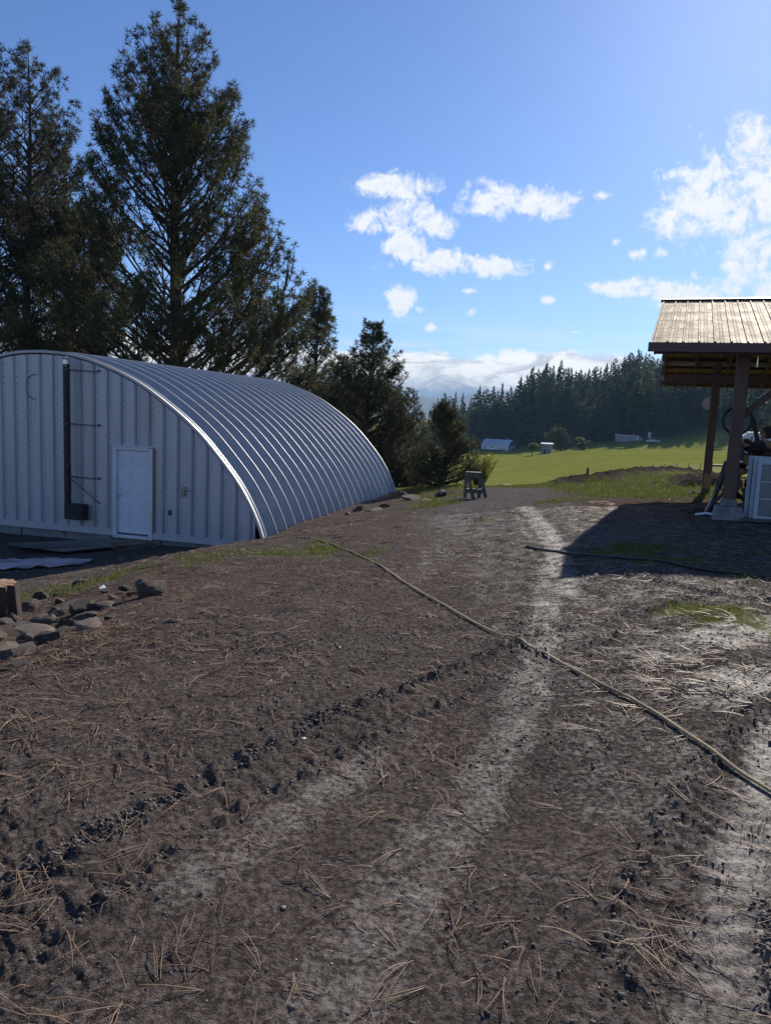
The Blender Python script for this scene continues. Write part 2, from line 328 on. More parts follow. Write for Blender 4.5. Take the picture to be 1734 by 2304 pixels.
# height of the land along a fan of bearings: (column of the photograph, [(distance, height) ...])
PROF = {
 -300: [(1.5, 0), (4, -.05), (7, -.4), (10, -1.0), (14, -1.6), (20, -1.8), (40, -2), (80, -5), (400, -9), (1500, -14)],
 0:    [(1.5, 0), (4.4, -.02), (6.5, -.32), (8.5, -.72), (11, -1.15), (14, -1.6), (17, -1.78), (25, -1.8), (40, -2), (80, -5), (400, -10), (1500, -16)],
 250:  [(1.5, 0), (5, -.02), (7, -.18), (9, -.45), (11, -.8), (13.5, -1.25), (15.5, -1.62), (18, -1.75), (25, -1.8), (40, -2), (80, -5), (400, -12), (1500, -18)],
 470:  [(1.5, 0), (6, -.03), (9, -.25), (12, -.65), (14.5, -1.1), (16.2, -1.48), (18, -1.72), (24, -1.75), (32, -1.8), (45, -2.6), (80, -6), (400, -14), (1500, -20)],
 600:  [(1.5, 0), (6, -.03), (9, -.2), (12, -.52), (15, -1.0), (17.2, -1.38), (20, -1.55), (30, -1.75), (40, -2.4), (60, -5), (120, -10), (400, -14), (1500, -22)],
 760:  [(1.5, 0), (6, 0), (10, -.2), (14, -.55), (18, -.98), (22, -1.34), (26, -1.5), (31, -1.65), (40, -2.6), (60, -5.5), (120, -10.5), (400, -15), (1500, -24)],
 880:  [(1.5, 0), (6, 0), (10, -.17), (14, -.43), (18, -.78), (22, -1.08), (27, -1.35), (31, -1.55), (36, -2.1), (50, -4.6), (80, -7.8), (160, -12.3), (380, -16), (1500, -26)],
 970:  [(1.5, 0), (8, -.08), (14, -.38), (20, -.76), (25, -1.0), (29, -1.15), (33, -1.6), (40, -2.9), (55, -5), (100, -9.6), (160, -12.5), (380, -16), (1500, -26)],
 1100: [(1.5, 0), (5, 0), (8, -.07), (12, -.21), (16, -.39), (21, -.61), (26, -.79), (30, -1.12), (36, -2), (45, -3.2), (80, -7), (160, -12), (250, -13.2), (380, -14.5), (450, -10), (560, 4), (900, 10), (1500, 0)],
 1230: [(1.5, 0), (6, .05), (10, 0), (15, -.15), (20, -.33), (25, -.55), (30, -.85), (36, -1.5), (45, -2.7), (80, -5.6), (160, -9.5), (300, -10.3), (380, -11), (440, -4), (560, 14), (900, 30), (1500, 20)],
 1370: [(1.5, 0), (6, .08), (10, .08), (15, -.06), (20, -.2), (26, -.36), (33, -.65), (40, -1.1), (50, -2.1), (80, -4.2), (150, -7), (250, -7.6), (345, -7), (400, 4), (520, 26), (900, 50), (1500, 30)],
 1500: [(1.5, 0), (6, .12), (10, .16), (14, .10), (18, 0), (25, -.15), (33, -.40), (40, -.62), (48, -1.1), (60, -2.2), (120, -5.0), (200, -6.1), (280, -6.2), (345, -5), (390, 6), (500, 34), (900, 62), (1500, 40)],
 1640: [(1.5, 0), (6, .15), (10, .18), (14, .15), (18, .08), (25, -.08), (33, -.45), (40, -1.0), (60, -2.0), (120, -4.3), (200, -5.0), (320, -4), (370, 10), (480, 38), (900, 66), (1500, 45)],
 1850: [(1.5, 0), (6, .18), (10, .22), (14, .2), (18, .15), (25, -.03), (33, -.5), (40, -1.1), (60, -1.6), (120, -3.5), (250, -3.5), (320, 4), (480, 40), (900, 70), (1500, 50)],
 2200: [(1.5, 0), (6, .2), (14, .28), (25, .1), (40, -.6), (120, -2), (250, 0), (480, 35), (900, 60), (1500, 45)],
}
_C = []
for px, pts in PROF.items():
    a = math.atan((px - PW / 2) / FPX)
    for d, z in pts: _C.append((a, d, z))
_C = np.array(_C)
def _feat(a, d): return np.stack([a * 4.0, np.log(d + 3.0) * 2.0], -1)
def _tps(r2): return np.where(r2 > 1e-12, r2 * np.log(np.maximum(r2, 1e-12)), 0.0)
_P = _feat(_C[:, 0], _C[:, 1]); _n = len(_P)
_K = _tps(((_P[:, None] - _P[None]) ** 2).sum(-1)) + np.eye(_n) * 0.02
_Q = np.hstack([np.ones((_n, 1)), _P])
_S = np.zeros((_n + 3, _n + 3)); _S[:_n, :_n] = _K; _S[:_n, _n:] = _Q; _S[_n:, :_n] = _Q.T
_wt = np.linalg.solve(_S, np.concatenate([_C[:, 2], np.zeros(3)]))
AZMAX = 0.70
def base_h(x, y):
    x = np.atleast_1d(np.asarray(x, float)); y = np.atleast_1d(np.asarray(y, float)); out = np.zeros(len(x))
    a = np.clip(np.arctan2(x, y), -AZMAX, AZMAX); d = np.hypot(x, y)
    for i in range(0, len(x), 20000):
        F = _feat(a[i:i + 20000], np.clip(d[i:i + 20000], 1.5, 1500))
        r2 = ((F[:, None] - _P[None]) ** 2).sum(-1)
        out[i:i + 20000] = _tps(r2) @ _wt[:_n] + _wt[_n] + F @ _wt[_n + 1:]
    back = sstep(1.15, 2.2, np.abs(np.arctan2(x, y)))      # behind the camera the yard is flat
    out *= (1 - back * np.exp(-d / 400.0))
    return out * sstep(0.3, 2.5, d)
def gnd(px, py):
    """where the line of sight through a photograph point meets the land"""
    r = ray(px, py); lo = None; t = 1.0; prev = 1.0
    while t < 4000:
        p = CAM + r * t
        if p.z < base_h(p.x, p.y)[0]:
            lo, hi = prev, t
            for _ in range(24):
                mid = (lo + hi) / 2; p = CAM + r * mid
                if p.z < base_h(p.x, p.y)[0]: hi = mid
                else: lo = mid
            return CAM + r * hi
        prev = t; t *= 1.03
    return CAM + r * 4000
def poly_world(pts): return np.array([tuple(gnd(*p))[:2] for p in pts])
def smooth_path(P, n=8):
    P = np.asarray(P, float); out = []
    for i in range(len(P) - 1):
        p0, p1, p2, p3 = P[max(i - 1, 0)], P[i], P[i + 1], P[min(i + 2, len(P) - 1)]
        for k in range(n):
            t = k / n
            out.append(0.5 * (2 * p1 + (p2 - p0) * t + (2 * p0 - 5 * p1 + 4 * p2 - p3) * t * t + (3 * p1 - p0 - 3 * p2 + p3) * t ** 3))
    out.append(P[-1]); return np.array(out)
def poly_dist(xa, ya, P, margin=3.5):
    """distance, signed offset and length along a polyline"""
    BD = np.full(len(xa), 99.0); BS = np.full(len(xa), 99.0); BA = np.zeros(len(xa)); lo = P.min(0) - margin; hi = P.max(0) + margin
    sel = np.where((xa > lo[0]) & (xa < hi[0]) & (ya > lo[1]) & (ya < hi[1]))[0]
    if not len(sel): return BD, BS, BA
    x, y = xa[sel], ya[sel]
    bd = np.full(len(x), 1e9); bs = np.zeros(len(x)); ba = np.zeros(len(x)); acc = 0.0
    for i in range(len(P) - 1):
        ax, ay = P[i]; dx, dy = P[i + 1] - P[i]; L2 = dx * dx + dy * dy + 1e-12; L = math.sqrt(L2)
        t = np.clip(((x - ax) * dx + (y - ay) * dy) / L2, 0, 1)
        ex = x - ax - t * dx; ey = y - ay - t * dy; d = np.hypot(ex, ey); m = d < bd
        bd[m] = d[m]; bs[m] = ((dx * ey - dy * ex) / L)[m]; ba[m] = (acc + t * L)[m]; acc += L
    BD[sel] = bd; BS[sel] = bs; BA[sel] = ba; return BD, BS, BA
# wheel tracks: (path, half width, depth, roughness of the edge clods)
TRK = [(smooth_path(poly_world(p)), w, dep, edge) for p, w, dep, edge in [
    ([(-60, 2140), (200, 1960), (470, 1800), (760, 1640), (980, 1550), (1190, 1455)], 0.13, 0.012, 0.020),
    ([(1790, 1640), (1680, 1780), (1600, 1960), (1570, 2120), (1600, 2330)], 0.20, 0.014, 0.014),
    ([(1260, 1440), (1275, 1330), (1255, 1240), (1215, 1185), (1180, 1140), (1165, 1110)], 0.30, 0.010, 0.008),
    ([(860, 1400), (960, 1290), (1015, 1210), (1050, 1160), (1075, 1120)], 0.30, 0.010, 0.008),
    ([(1230, 1440), (1430, 1395), (1620, 1350), (1760, 1310)], 0.16, 0.010, 0.012),
    ([(1150, 1265), (1350, 1290), (1560, 1335), (1740, 1360)], 0.14, 0.010, 0.012)]]
ROAD = smooth_path(poly_world([(1230, 1900), (1180, 1500), (1170, 1350), (1150, 1250), (1130, 1180), (1125, 1130), (1135, 1103)]))
BERM = smooth_path(np.array([tuple(at(x, y, D))[:2] for x, y, D in [(1310, 1082, 27), (1370, 1068, 31), (1440, 1056, 35), (1520, 1050, 38), (1610, 1052, 40), (1720, 1056, 40)]]))
GRASS_P = [(smooth_path(poly_world(p)), r, s) for p, r, s in [
    ([(130, 1330), (300, 1285), (420, 1262), (520, 1245), (640, 1238), (720, 1250)], 0.85, 0.62),
    ([(20, 1345), (100, 1325)], 0.5, 0.4),
    ([(960, 1140), (985, 1122), (1000, 1112)], 0.9, 0.7), ([(1160, 1165), (1250, 1130), (1400, 1112)], 0.8, 0.35)]]
GRASS_B = [(tuple(gnd(x, y))[:2], r, s) for x, y, r, s in [(1590, 1392, .42, .48), (1530, 1402, .25, .48), (1660, 1385, .3, .4), (1720, 1640, .12, .6),
    (1500, 1245, 1.0, .55), (1640, 1260, 1.0, .55), (1210, 1310, .5, .22),  (1735, 1410, .4, .4)]]
WETP = [(smooth_path(poly_world(p)), r, s) for p, r, s in [
    ([(1240, 1280), (1225, 1400), (1200, 1530), (1140, 1670), (1020, 1840), (880, 2050), (720, 2330)], 0.19, 0.50),
    ([(1760, 1640), (1730, 1800), (1690, 1950), (1650, 2120), (1640, 2330)], 0.18, 0.62),
    ([(1180, 1140), (1225, 1190), (1250, 1240), (1270, 1330)], 0.22, 0.55), ([(1050, 1160), (1000, 1225), (950, 1300)], 0.30, 0.34),
    ([(1500, 1470), (1600, 1440), (1740, 1400)], 0.30, 0.55), ([(1560, 1560), (1740, 1520)], 0.30, 0.6), ([(840, 1700), (620, 1850), (400, 2000)], 0.12, 0.5)]]
WET = [] and [(tuple(gnd(x, y))[:2], r, s) for x, y, r, s in [(1190, 1600, .42, 1.), (1230, 1500, .4, .8), (1130, 1700, .3, .7), (1650, 1470, .8, .9), (1740, 1890, .45, 1.2), (1760, 1700, .4, 1.1),
    (1000, 2080, .25, .45), (1600, 2240, .3, .5), (1480, 1560, .6, .5), (1200, 1200, 1.0, .8), (1720, 1390, 1.0, .9), (900, 1760, .35, .5), (1240, 1300, .7, .6), (480, 2100, .3, .3), (1130, 1110, 1.6, .35)]]
def masks(x, y):
    d = np.hypot(x, y); a = np.arctan2(x, y)
    n1 = fbm(x * 0.9, y * 0.9, 4, 31); n2 = fbm(x * 3.1, y * 3.1, 3, 57); n3 = fbm(x * 0.22, y * 0.22, 3, 77)
    g = np.zeros(len(x)); near = d < 60; ix = np.where(near)[0]; xn, yn = x[ix], y[ix]
    gn = np.zeros(len(ix))
    for P, r, s in GRASS_P:
        bd, _, _ = poly_dist(xn, yn, P); gn = np.maximum(gn, s * (1 - sstep(r * 0.3, r * 1.3, bd)))
    for (bx, by), r, s in GRASS_B: gn = np.maximum(gn, s * (1 - sstep(r * 0.4, r * 1.2, np.hypot(xn - bx, (yn - by) * 0.8))))
    g[ix] = gn
    rd = np.full(len(x), 9.0); rd[ix], _, _ = poly_dist(xn, yn, ROAD)
    crest = 16.5 + 9.5 * (1 - sstep(0.10, 0.26, a)) + 1.5 * n3
    verge = sstep(crest, crest + 4.0, d) * sstep(1.1, 2.0, rd) * sstep(-0.02, 0.04, a)
    verge = np.maximum(verge, sstep(27.5, 31.0, d))
    verge = np.maximum(verge, sstep(20, 25, d) * sstep(1.6, 2.8, rd) * sstep(-0.01, 0.06, a) * 0.9)
    g = np.maximum(g, verge)
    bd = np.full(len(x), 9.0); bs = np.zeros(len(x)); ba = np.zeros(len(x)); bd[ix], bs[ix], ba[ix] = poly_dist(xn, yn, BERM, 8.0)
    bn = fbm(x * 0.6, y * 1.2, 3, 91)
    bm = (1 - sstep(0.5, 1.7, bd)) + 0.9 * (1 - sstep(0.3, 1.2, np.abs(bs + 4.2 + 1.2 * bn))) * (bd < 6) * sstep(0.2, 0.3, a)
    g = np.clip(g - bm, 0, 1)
    gm = np.clip(g * 1.25 + 1.5 * n1 * (g > 0.01) * (d < 45) + 1.0 * n2 * (g > 0.01) * (d < 45) - 0.12 * (d < 45), 0, 1)
    duff = (1 - sstep(1.2, 3.2, np.abs(d - 14.8 - 4 * (a - .35)))) * sstep(0.25, 0.33, a) * 0.9
    duff = np.maximum(duff, (1 - sstep(0.5, 2.2, np.hypot((x + 3.0), (y - 6.0) * 0.6))) * 0.5)
    wet = np.zeros(len(x))
    for (bx, by), r, s in WET: wet[ix] = np.maximum(wet[ix], s * (1 - sstep(r * 0.25, r * 1.5, np.hypot(xn - bx, (yn - by) * 0.65) + 0.9 * r * n1[ix] + 0.8 * r * n2[ix])))
    for P, r, s in WETP:
        bd, _, _ = poly_dist(xn, yn, P); wet[ix] = np.maximum(wet[ix], s * (1 - sstep(r * 0.3, r * 1.7, bd)))
    wet = np.maximum(wet, 0.36 * sstep(-.6, 1.3, x) * (d < 16))
    straw = np.exp(-((d - 95) / 45) ** 2) * sstep(0.28, 0.42, a) + 0.5 * np.clip(n3, 0, 1) * (d > 60)
    gravel = (1 - sstep(0.9, 2.0, rd)) * sstep(9, 15, d)
    return gm, wet, duff, np.clip(straw, 0, 1), np.clip(bm, 0, 1) * (d < 60), gravel, rd
def detail_h(x, y, gm, wet, bm, rd):
    d = np.hypot(x, y); h = np.zeros(len(x)); ix = np.where(d < 60)[0]; X, Y, D = x[ix], y[ix], d[ix]
    road = 1 - sstep(0.8, 1.9, rd[ix]); rough = 1 - 0.55 * road
    rough *= 1 - 0.6 * np.clip(wet[ix], 0, 1)
    o = 0.045 * fbm(X * 0.5, Y * 0.5, 3, 5) + 0.020 * fbm(X * 1.9, Y * 1.9, 3, 8) * rough
    cl = fbm(X * 9, Y * 9, 3, 14); cm = sstep(-0.15, 0.35, fbm(X * 1.3, Y * 1.3, 3, 15))
    o += (0.020 * np.abs(cl) + 0.018 * np.maximum(fbm(X * 22, Y * 22, 2, 19), 0)) * rough * (0.35 + cm) * (1 - sstep(20, 40, D) * .5)
    o += 0.006 * fbm(X * 45, Y * 45, 2, 22) * rough * (D < 8)
    for P, w, dep, edge in TRK:
        s, sg, ar = poly_dist(X, Y, P); m = s < w * 3.0
        if not m.any(): continue
        sm = s[m]; inn = 1 - sstep(w * 0.75, w * 1.05, sm)
        lug = np.sign(np.sin(2 * math.pi * (ar[m] / 0.105 + np.abs(sg[m]) / 0.22)))
        en = np.maximum(fbm(X[m] * 12, Y[m] * 12, 3, 41) + 0.12, 0) * 2.2
        q = inn * (-dep + 0.35 * dep * lug * sstep(-.1, .2, fbm(X[m] * 2, Y[m] * 2, 2, 43) + 0.1)) + edge * np.exp(-((sm - w * 1.15) / (0.05 + 0.12 * w)) ** 2) * en * 1.4
        o[m] = o[m] * (1 - 0.6 * inn) + q
    o += bm[ix] * (0.16 + 0.30 * np.abs(fbm(X * 1.1, Y * 1.1, 4, 61)) + 0.12 * np.maximum(fbm(X * 4, Y * 4, 3, 63), 0))
    h[ix] = o * (1 - sstep(45, 60, D))
    h += sstep(45, 90, d) * 0.25 * fbm(x * 0.05, y * 0.05, 3, 71)
    return h
def full_h(x, y):
    x = np.atleast_1d(np.asarray(x, float)); y = np.atleast_1d(np.asarray(y, float))
    gm, wet, duff, straw, bm, gravel, rd = masks(x, y)
    return base_h(x, y) + detail_h(x, y, gm, wet, bm, rd)
def fh(x, y): return float(full_h([x], [y])[0])

# polar sheet round the yard, finer where things are close, out past the horizon
az_c = np.concatenate([np.linspace(-math.pi, -0.72, 70)[:-1], np.linspace(-0.70, 0.70, 600), np.linspace(0.72, math.pi, 70)[1:-1]])
rr = np.concatenate([[0.25, 0.6, 0.95], np.geomspace(1.2, 60, 560), np.geomspace(60, 16000, 101)[1:]])
AZ, RR = np.meshgrid(az_c, rr); gx = (RR * np.sin(AZ)).ravel(); gy = (RR * np.cos(AZ)).ravel()
gm, wet, duff, straw, bmk, gravel, rdd = masks(gx, gy)
gz = base_h(gx, gy) + detail_h(gx, gy, gm, wet, bmk, rdd)
nc, nr = len(az_c), len(rr)
I = np.arange(nc * nr).reshape(nr, nc); a0 = I[:-1, :]; b0 = I[1:, :]
quad = np.stack([a0, np.roll(a0, -1, 1), np.roll(b0, -1, 1), b0], -1).reshape(-1, 4)[:, ::-1]
cidx = nc * nr; V = np.concatenate([np.stack([gx, gy, gz], -1), [[0, 0, 0]]])
fan = np.stack([np.full(nc, cidx), I[0], np.roll(I[0], -1)], -1)[:, ::-1]

m, t = mat_new('ground'); M['ground'] = m
tc = t.n('NewGeometry').outputs['Position']
def A(n): return t.n('Attribute', attribute_name=n).outputs['Fac']
nb = t.noise(tc, 2.2, 6, 0.65); nf = t.noise(tc, 38, 5, 0.7); nff = t.noise(tc, 170, 3, 0.7); nlow = t.noise(tc, 0.05, 5, 0.6); npat = t.noise(tc, 5.0, 6, 0.72, 0.6); nmid = t.noise(tc, 13.0, 7, 0.75, 0.3)
wetm = t.mapr(t.m('ADD', A('wet'), t.m('ADD', t.m('MULTIPLY', t.m('SUBTRACT', npat, 0.5), 1.0), t.m('MULTIPLY', t.m('SUBTRACT', nf, 0.5), 0.9))), 0.30, 0.85, smooth=True)
dirt = t.mix(t.mapr(nb, 0.3, 0.7), (0.132, 0.106, 0.093), (0.215, 0.177, 0.157))
dirt = t.mix(t.mapr(nf, 0.42, 0.58), (0.058, 0.046, 0.039), dirt); dirt = t.mix(t.m('MULTIPLY', t.mapr(nff, 0.46, 0.36), 0.7), dirt, (0.030, 0.023, 0.020))
dirt = t.mix(t.m('MULTIPLY', t.mapr(nff, 0.60, 0.70), 0.8), dirt, (0.30, 0.24, 0.205))
dirt = t.mix(t.m('MULTIPLY', t.mapr(nmid, 0.52, 0.38), 0.6), dirt, (0.055, 0.044, 0.038)); dirt = t.mix(t.m('MULTIPLY', t.mapr(nmid, 0.60, 0.70), 0.45), dirt, (0.21, 0.165, 0.14))
dirt = t.mix(t.m('MULTIPLY', A('duff'), t.mapr(nf, 0.35, 0.65, 0.25, 0.9)), dirt, (0.15, 0.082, 0.052))
dirt = t.mix(t.m('MULTIPLY', A('gravel'), 0.6), dirt, t.mix(t.mapr(nff, 0.35, 0.65), (0.06, 0.055, 0.054), (0.19, 0.175, 0.17)))
dirt = t.mix(t.m('MULTIPLY', wetm, 0.75), dirt, t.mix(t.mapr(nf, 0.35, 0.65), (0.140, 0.115, 0.102), (0.215, 0.182, 0.166)))
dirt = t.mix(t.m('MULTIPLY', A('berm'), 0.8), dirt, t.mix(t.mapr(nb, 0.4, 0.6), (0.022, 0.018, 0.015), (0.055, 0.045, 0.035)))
gcol = t.mix(t.mapr(nb, 0.3, 0.7), (0.195, 0.225, 0.046), (0.270, 0.285, 0.066)); gcol = t.mix(A('field'), t.mix(t.mapr(nb, 0.3, 0.7), (0.10, 0.125, 0.034), (0.165, 0.175, 0.055)), gcol)
gcol = t.mix(t.mapr(nf, 0.35, 0.7), t.mix(1.0, gcol, (0.6, 0.6, 0.6), 'MULTIPLY'), gcol)
stretch = t.noise(t.vm('MULTIPLY', tc, (0.02, 0.12, 0.0)), 1.0, 5, 0.6)
gcol = t.mix(t.mapr(stretch, 0.35, 0.68), t.mix(1.0, gcol, (0.80, 0.86, 0.80), 'MULTIPLY'), t.mix(1.0, gcol, (1.25, 1.12, 1.0), 'MULTIPLY'))
gcol = t.mix(t.m('MULTIPLY', A('straw'), 0.75), gcol, (0.33, 0.27, 0.10))
gf = t.mapr(t.m('ADD', A('grass'), t.m('ADD', t.m('MULTIPLY', t.m('SUBTRACT', nf, 0.5), 0.9), t.m('MULTIPLY', t.m('SUBTRACT', npat, 0.5), 1.1))), 0.38, 0.95)
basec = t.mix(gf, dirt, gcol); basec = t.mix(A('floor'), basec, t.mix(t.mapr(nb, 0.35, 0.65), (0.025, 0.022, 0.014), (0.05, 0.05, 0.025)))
rgh = t.mapr(wetm, 0.0, 1.0, 0.72, 0.50)
rgh = t.m('ADD', rgh, t.m('MULTIPLY', t.m('SUBTRACT', nf, 0.5), 0.30)); rgh = t.m('MAXIMUM', rgh, t.m('MULTIPLY', gf, 0.8))
bsum = t.m('ADD', t.m('MULTIPLY', nf, 0.6), t.m('MULTIPLY', nff, 0.4))
bp = t.n('Bump', {'Strength': t.mapr(wetm, 0, 1, 1.0, 0.45), 'Distance': 0.025, 'Height': bsum})
pb = t.n('BsdfPrincipled', {'Base Color': basec, 'Roughness': rgh, 'Normal': bp.outputs[0], 'Specular IOR Level': t.m('MULTIPLY', t.mapr(wetm, 0, 1, 0.0, 0.30), t.mapr(gf, 0, 1, 1.0, 0.0))})
mat_out(t, pb)
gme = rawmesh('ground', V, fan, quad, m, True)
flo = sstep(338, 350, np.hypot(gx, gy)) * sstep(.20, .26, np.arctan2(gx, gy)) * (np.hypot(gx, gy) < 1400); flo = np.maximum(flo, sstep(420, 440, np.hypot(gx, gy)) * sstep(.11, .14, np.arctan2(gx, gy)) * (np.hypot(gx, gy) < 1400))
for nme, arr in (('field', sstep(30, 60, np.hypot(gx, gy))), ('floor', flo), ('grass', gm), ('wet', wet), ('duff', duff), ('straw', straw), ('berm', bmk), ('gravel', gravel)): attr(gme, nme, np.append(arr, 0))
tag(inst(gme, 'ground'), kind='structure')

# far wooded hills on the skyline
def hill_mesh(name, pts, D, depth, mat_, seed, amp):
    """ridge whose crest runs through the given photograph points at distance D"""
    xs = np.array([p[0] for p in pts]); ys = np.array([p[1] for p in pts]); ux = np.linspace(xs[0], xs[-1], 260)
    uy = np.interp(ux, xs, ys); uy += amp * fbm(ux * 0.05, ux * 0 + seed, 4, seed) * 9 + amp * 3 * np.abs(gnoise(ux * 0.45, ux * 0, seed + 3))
    cr = [at(a, b, D) for a, b in zip(ux, uy)]; rows = 14; vs = []
    for j in range(rows):
        tt = j / (rows - 1)
        for i, c in enumerate(cr):
            if tt <= 0.5: f = tt / 0.5; vs.append((c.x * (1 - depth / D * (1 - f)), c.y - depth * (1 - f), -60 + (c.z + 60) * (math.sin(f * math.pi / 2) ** 1.2) + 14 * float(fbm(np.array([c.x * .004]), np.array([j * .8]), 3, seed)[0]) * (f < 1) * (f > 0)))
            else: f = (tt - .5) / .5; vs.append((c.x, c.y + depth * f, c.z + (-60 - c.z) * f))
    n = len(cr); fs = [(j * n + i, j * n + i + 1, (j + 1) * n + i + 1, (j + 1) * n + i) for j in range(rows - 1) for i in range(n - 1)]
    tag(inst(rawmesh(name, vs, None, fs, mat_, True), name), kind='structure')
M['hill'] = simple('far_forest', (0.020, 0.034, 0.022), (0.038, 0.054, 0.030), 0.012, 0.95, 0, 0.0, dirt=(0.10, 0.11, 0.05), dirt_amt=0.25)
hill_mesh('far_hills', [(-900, 860), (-300, 872), (300, 880), (700, 884), (880, 893), (935, 892), (1000, 897), (1030, 893), (1075, 882), (1120, 890), (1250, 900), (1700, 905), (2600, 930)], 5200, 2000, M['hill'], 3, 1.0)
hill_mesh('near_hills', [(-900, 900), (200, 905), (700, 915), (860, 925), (900, 930), (960, 938), (1010, 934), (1060, 928), (1200, 930), (1700, 940), (2600, 960)], 2600, 900, M['hill'], 9, 1.0)
# ------------------------------------------------------------------ steel arch hut
HA = R(14.5); hex_ = Vector((math.cos(HA), -math.sin(HA), 0)); hey = Vector((math.sin(HA), math.cos(HA), 0))
HO = at(305, 1198, 17.8) - hex_ * 2.52; HO.z = -1.62
def hut_w(x, y, z): return HO + hex_ * x + hey * y + Vector((0, 0, z))
half = [(0, 4.37), (0.66, 4.335), (1.28, 4.22), (1.97, 4.0), (2.5, 3.78), (3.0, 3.51), (3.68, 3.06), (4.14, 2.70), (4.55, 2.31), (5.13, 1.66), (5.47, 1.18), (5.73, .70), (5.90, .28), (5.98, -0.02)]
hp = smooth_path(half, 5)
prof = np.concatenate([np.stack([-hp[::-1, 0], hp[::-1, 1]], -1), hp[1:]])
tan = np.gradient(prof, axis=0); tan /= np.linalg.norm(tan, axis=1)[:, None]; nor = np.stack([-tan[:, 1], tan[:, 0]], -1)
if nor[len(nor) // 2, 1] < 0: nor = -nor
_po = (prof - nor * 0.065)[len(prof) // 2:]; prof = prof - nor * 0.15
def arch_z(x): return float(np.interp(abs(x), _po[:, 0], _po[:, 1]))
hut = thing('arch_hut', 'grey corrugated steel arch hut with white door standing below the bank', 'hut', HO, -HA)
HL = 12.2; NP = 20; PWD = HL / NP
rp = MB(); prf = [(0, .155), (.035, .155), (.10, .09), (.165, .02), (.215, 0), (.40, 0), (.45, .02), (.51, .09), (.575, .155), (PWD, .155)]
npf = len(prf)
for (x, z), (nx, nz) in zip(prof, nor):
    for (yy, h) in prf: rp.v.append((x + nx * h, yy, z + nz * h))
for i in range(len(prof) - 1):
    for j in range(npf - 1): rp.f.append((i * npf + j, i * npf + j + 1, (i + 1) * npf + j + 1, (i + 1) * npf + j))
rpm = rp.mesh('roof_panel', M['steel_arch'], True)
for k in range(NP): inst(rpm, 'roof_panel', hut, (0, 0.06 + k * PWD, 0))
# standing seam flange where two arches are bolted together
sm_ = MB(); n = len(prof)
for (x, z), (nx, nz) in zip(prof, nor):
    for (yy, h) in ((-.008, .150), (-.008, .176), (.008, .176), (.008, .150)): sm_.v.append((x + nx * h, yy, z + nz * h))
for i in range(n - 1):
    for j in range(3): sm_.f.append((i * 4 + j, i * 4 + j + 1, i * 4 + 4 + j + 1, i * 4 + 4 + j))
smm = sm_.mesh('seam', M['steel_trim'], True)
for k in range(1, NP + 1): inst(smm, 'seam', hut, (0, 0.06 + k * PWD, 0))
def rim(y0, y1, h0, h1):
    b = MB()
    for (x, z), (nx, nz) in zip(prof, nor):
        for (yy, h) in ((y0, h0), (y0, h1), (y1, h1), (y1, h0)): b.v.append((x + nx * h, yy, z + nz * h))
    for i in range(n - 1):
        for j in range(4): b.f.append((i * 4 + j, i * 4 + (j + 1) % 4, i * 4 + 4 + (j + 1) % 4, i * 4 + 4 + j))
    return b
rim(-0.105, -0.045, 0.085, 0.150).build('front_rim', M['steel_trim'], hut, True); rim(-0.045, 0.07, 0.090, 0.138).build('front_flashing', M['steel_arch'], hut, True)
rim(0.06 + HL + .004, HL + 0.16, -0.06, 0.165).build('rear_rim', M['steel_trim'], hut, True)
WP = 0.375; DX0, DX1, DZ = 2.52 - .545, 2.52 + .545, 2.17
scr = MB()
for k in range(-16, 16):
    x0 = k * WP; b = MB(); pr = [(x0, -.015), (x0 + .004, -.085), (x0 + .052, -.085), (x0 + .060, -.075), (x0 + .235, -.075), (x0 + .262, -.083), (x0 + .285, -.083), (x0 + .345, -.006), (x0 + WP + .012, -.006)]
    for xc in (DX0 + .02, DX1 - .02):
        for i in range(len(pr) - 1):
            if pr[i][0] < xc < pr[i + 1][0]: f_ = (xc - pr[i][0]) / (pr[i + 1][0] - pr[i][0]); pr.insert(i + 1, (xc, pr[i][1] + f_ * (pr[i + 1][1] - pr[i][1]))); break
    for i in range(len(pr) - 1):
        (xa, ya), (xb, yb) = pr[i], pr[i + 1]; za, zb2 = arch_z(xa) - .035, arch_z(xb) - .035; z0_ = DZ + .03 if DX0 + .01 < (xa + xb) / 2 < DX1 - .01 else .16
        if min(za, zb2) > z0_: b.add([(xa, ya, z0_), (xb, yb, z0_), (xb, yb, zb2), (xa, ya, za)], [(0, 1, 2, 3)])
    if b.f: b.build('wall_panel', M['steel_wall'], hut)
    z = 0.3
    while z < arch_z(x0 + .03) - .15:
        if not (DX0 - .06 < x0 + .03 < DX1 + .06 and z < DZ + .1): scr.box((x0 + .028 + random.uniform(-.003, .003), -.090, z), (.020, .012, .020), Matrix.Rotation(random.random(), 3, 'Y'))
        z += .155
tag(scr.build('screws', M['screw'], hut), kind='stuff')
bt = MB()
for a, b_ in ((-5.95, DX0), (DX1, 5.95)): bt.box(((a + b_) / 2, -.10, .085), (b_ - a, .055, .15)); bt.box(((a + b_) / 2, -.125, .012), (b_ - a, .10, .018))
bt.build('base_trim', M['steel_trim'], hut, bevel=.006)
fo = MB()
for k in range(9): fo.box((-5.9 + 1.31 * (k + .5), 0.02 + random.uniform(-.02, .02), -.20), (1.28, .24, .42 + random.uniform(-.02, .02)))
fo.build('foundation', M['concrete'], hut, bevel=.02)
bw = MB(); pl = [(float(x), 0, float(z)) for x, z in prof]; bw.prism(pl, (0, HL + .05, 0), (0, HL + .09, 0)); bw.build('rear_wall', M['steel_wall'], hut)
inner = MB(); inner.prism([(float(x) * .985, 0, float(z) * .985) for x, z in prof], (0, .015, 0), (0, .03, 0)); inner.build('wall_backing', M['steel_rib'], hut)
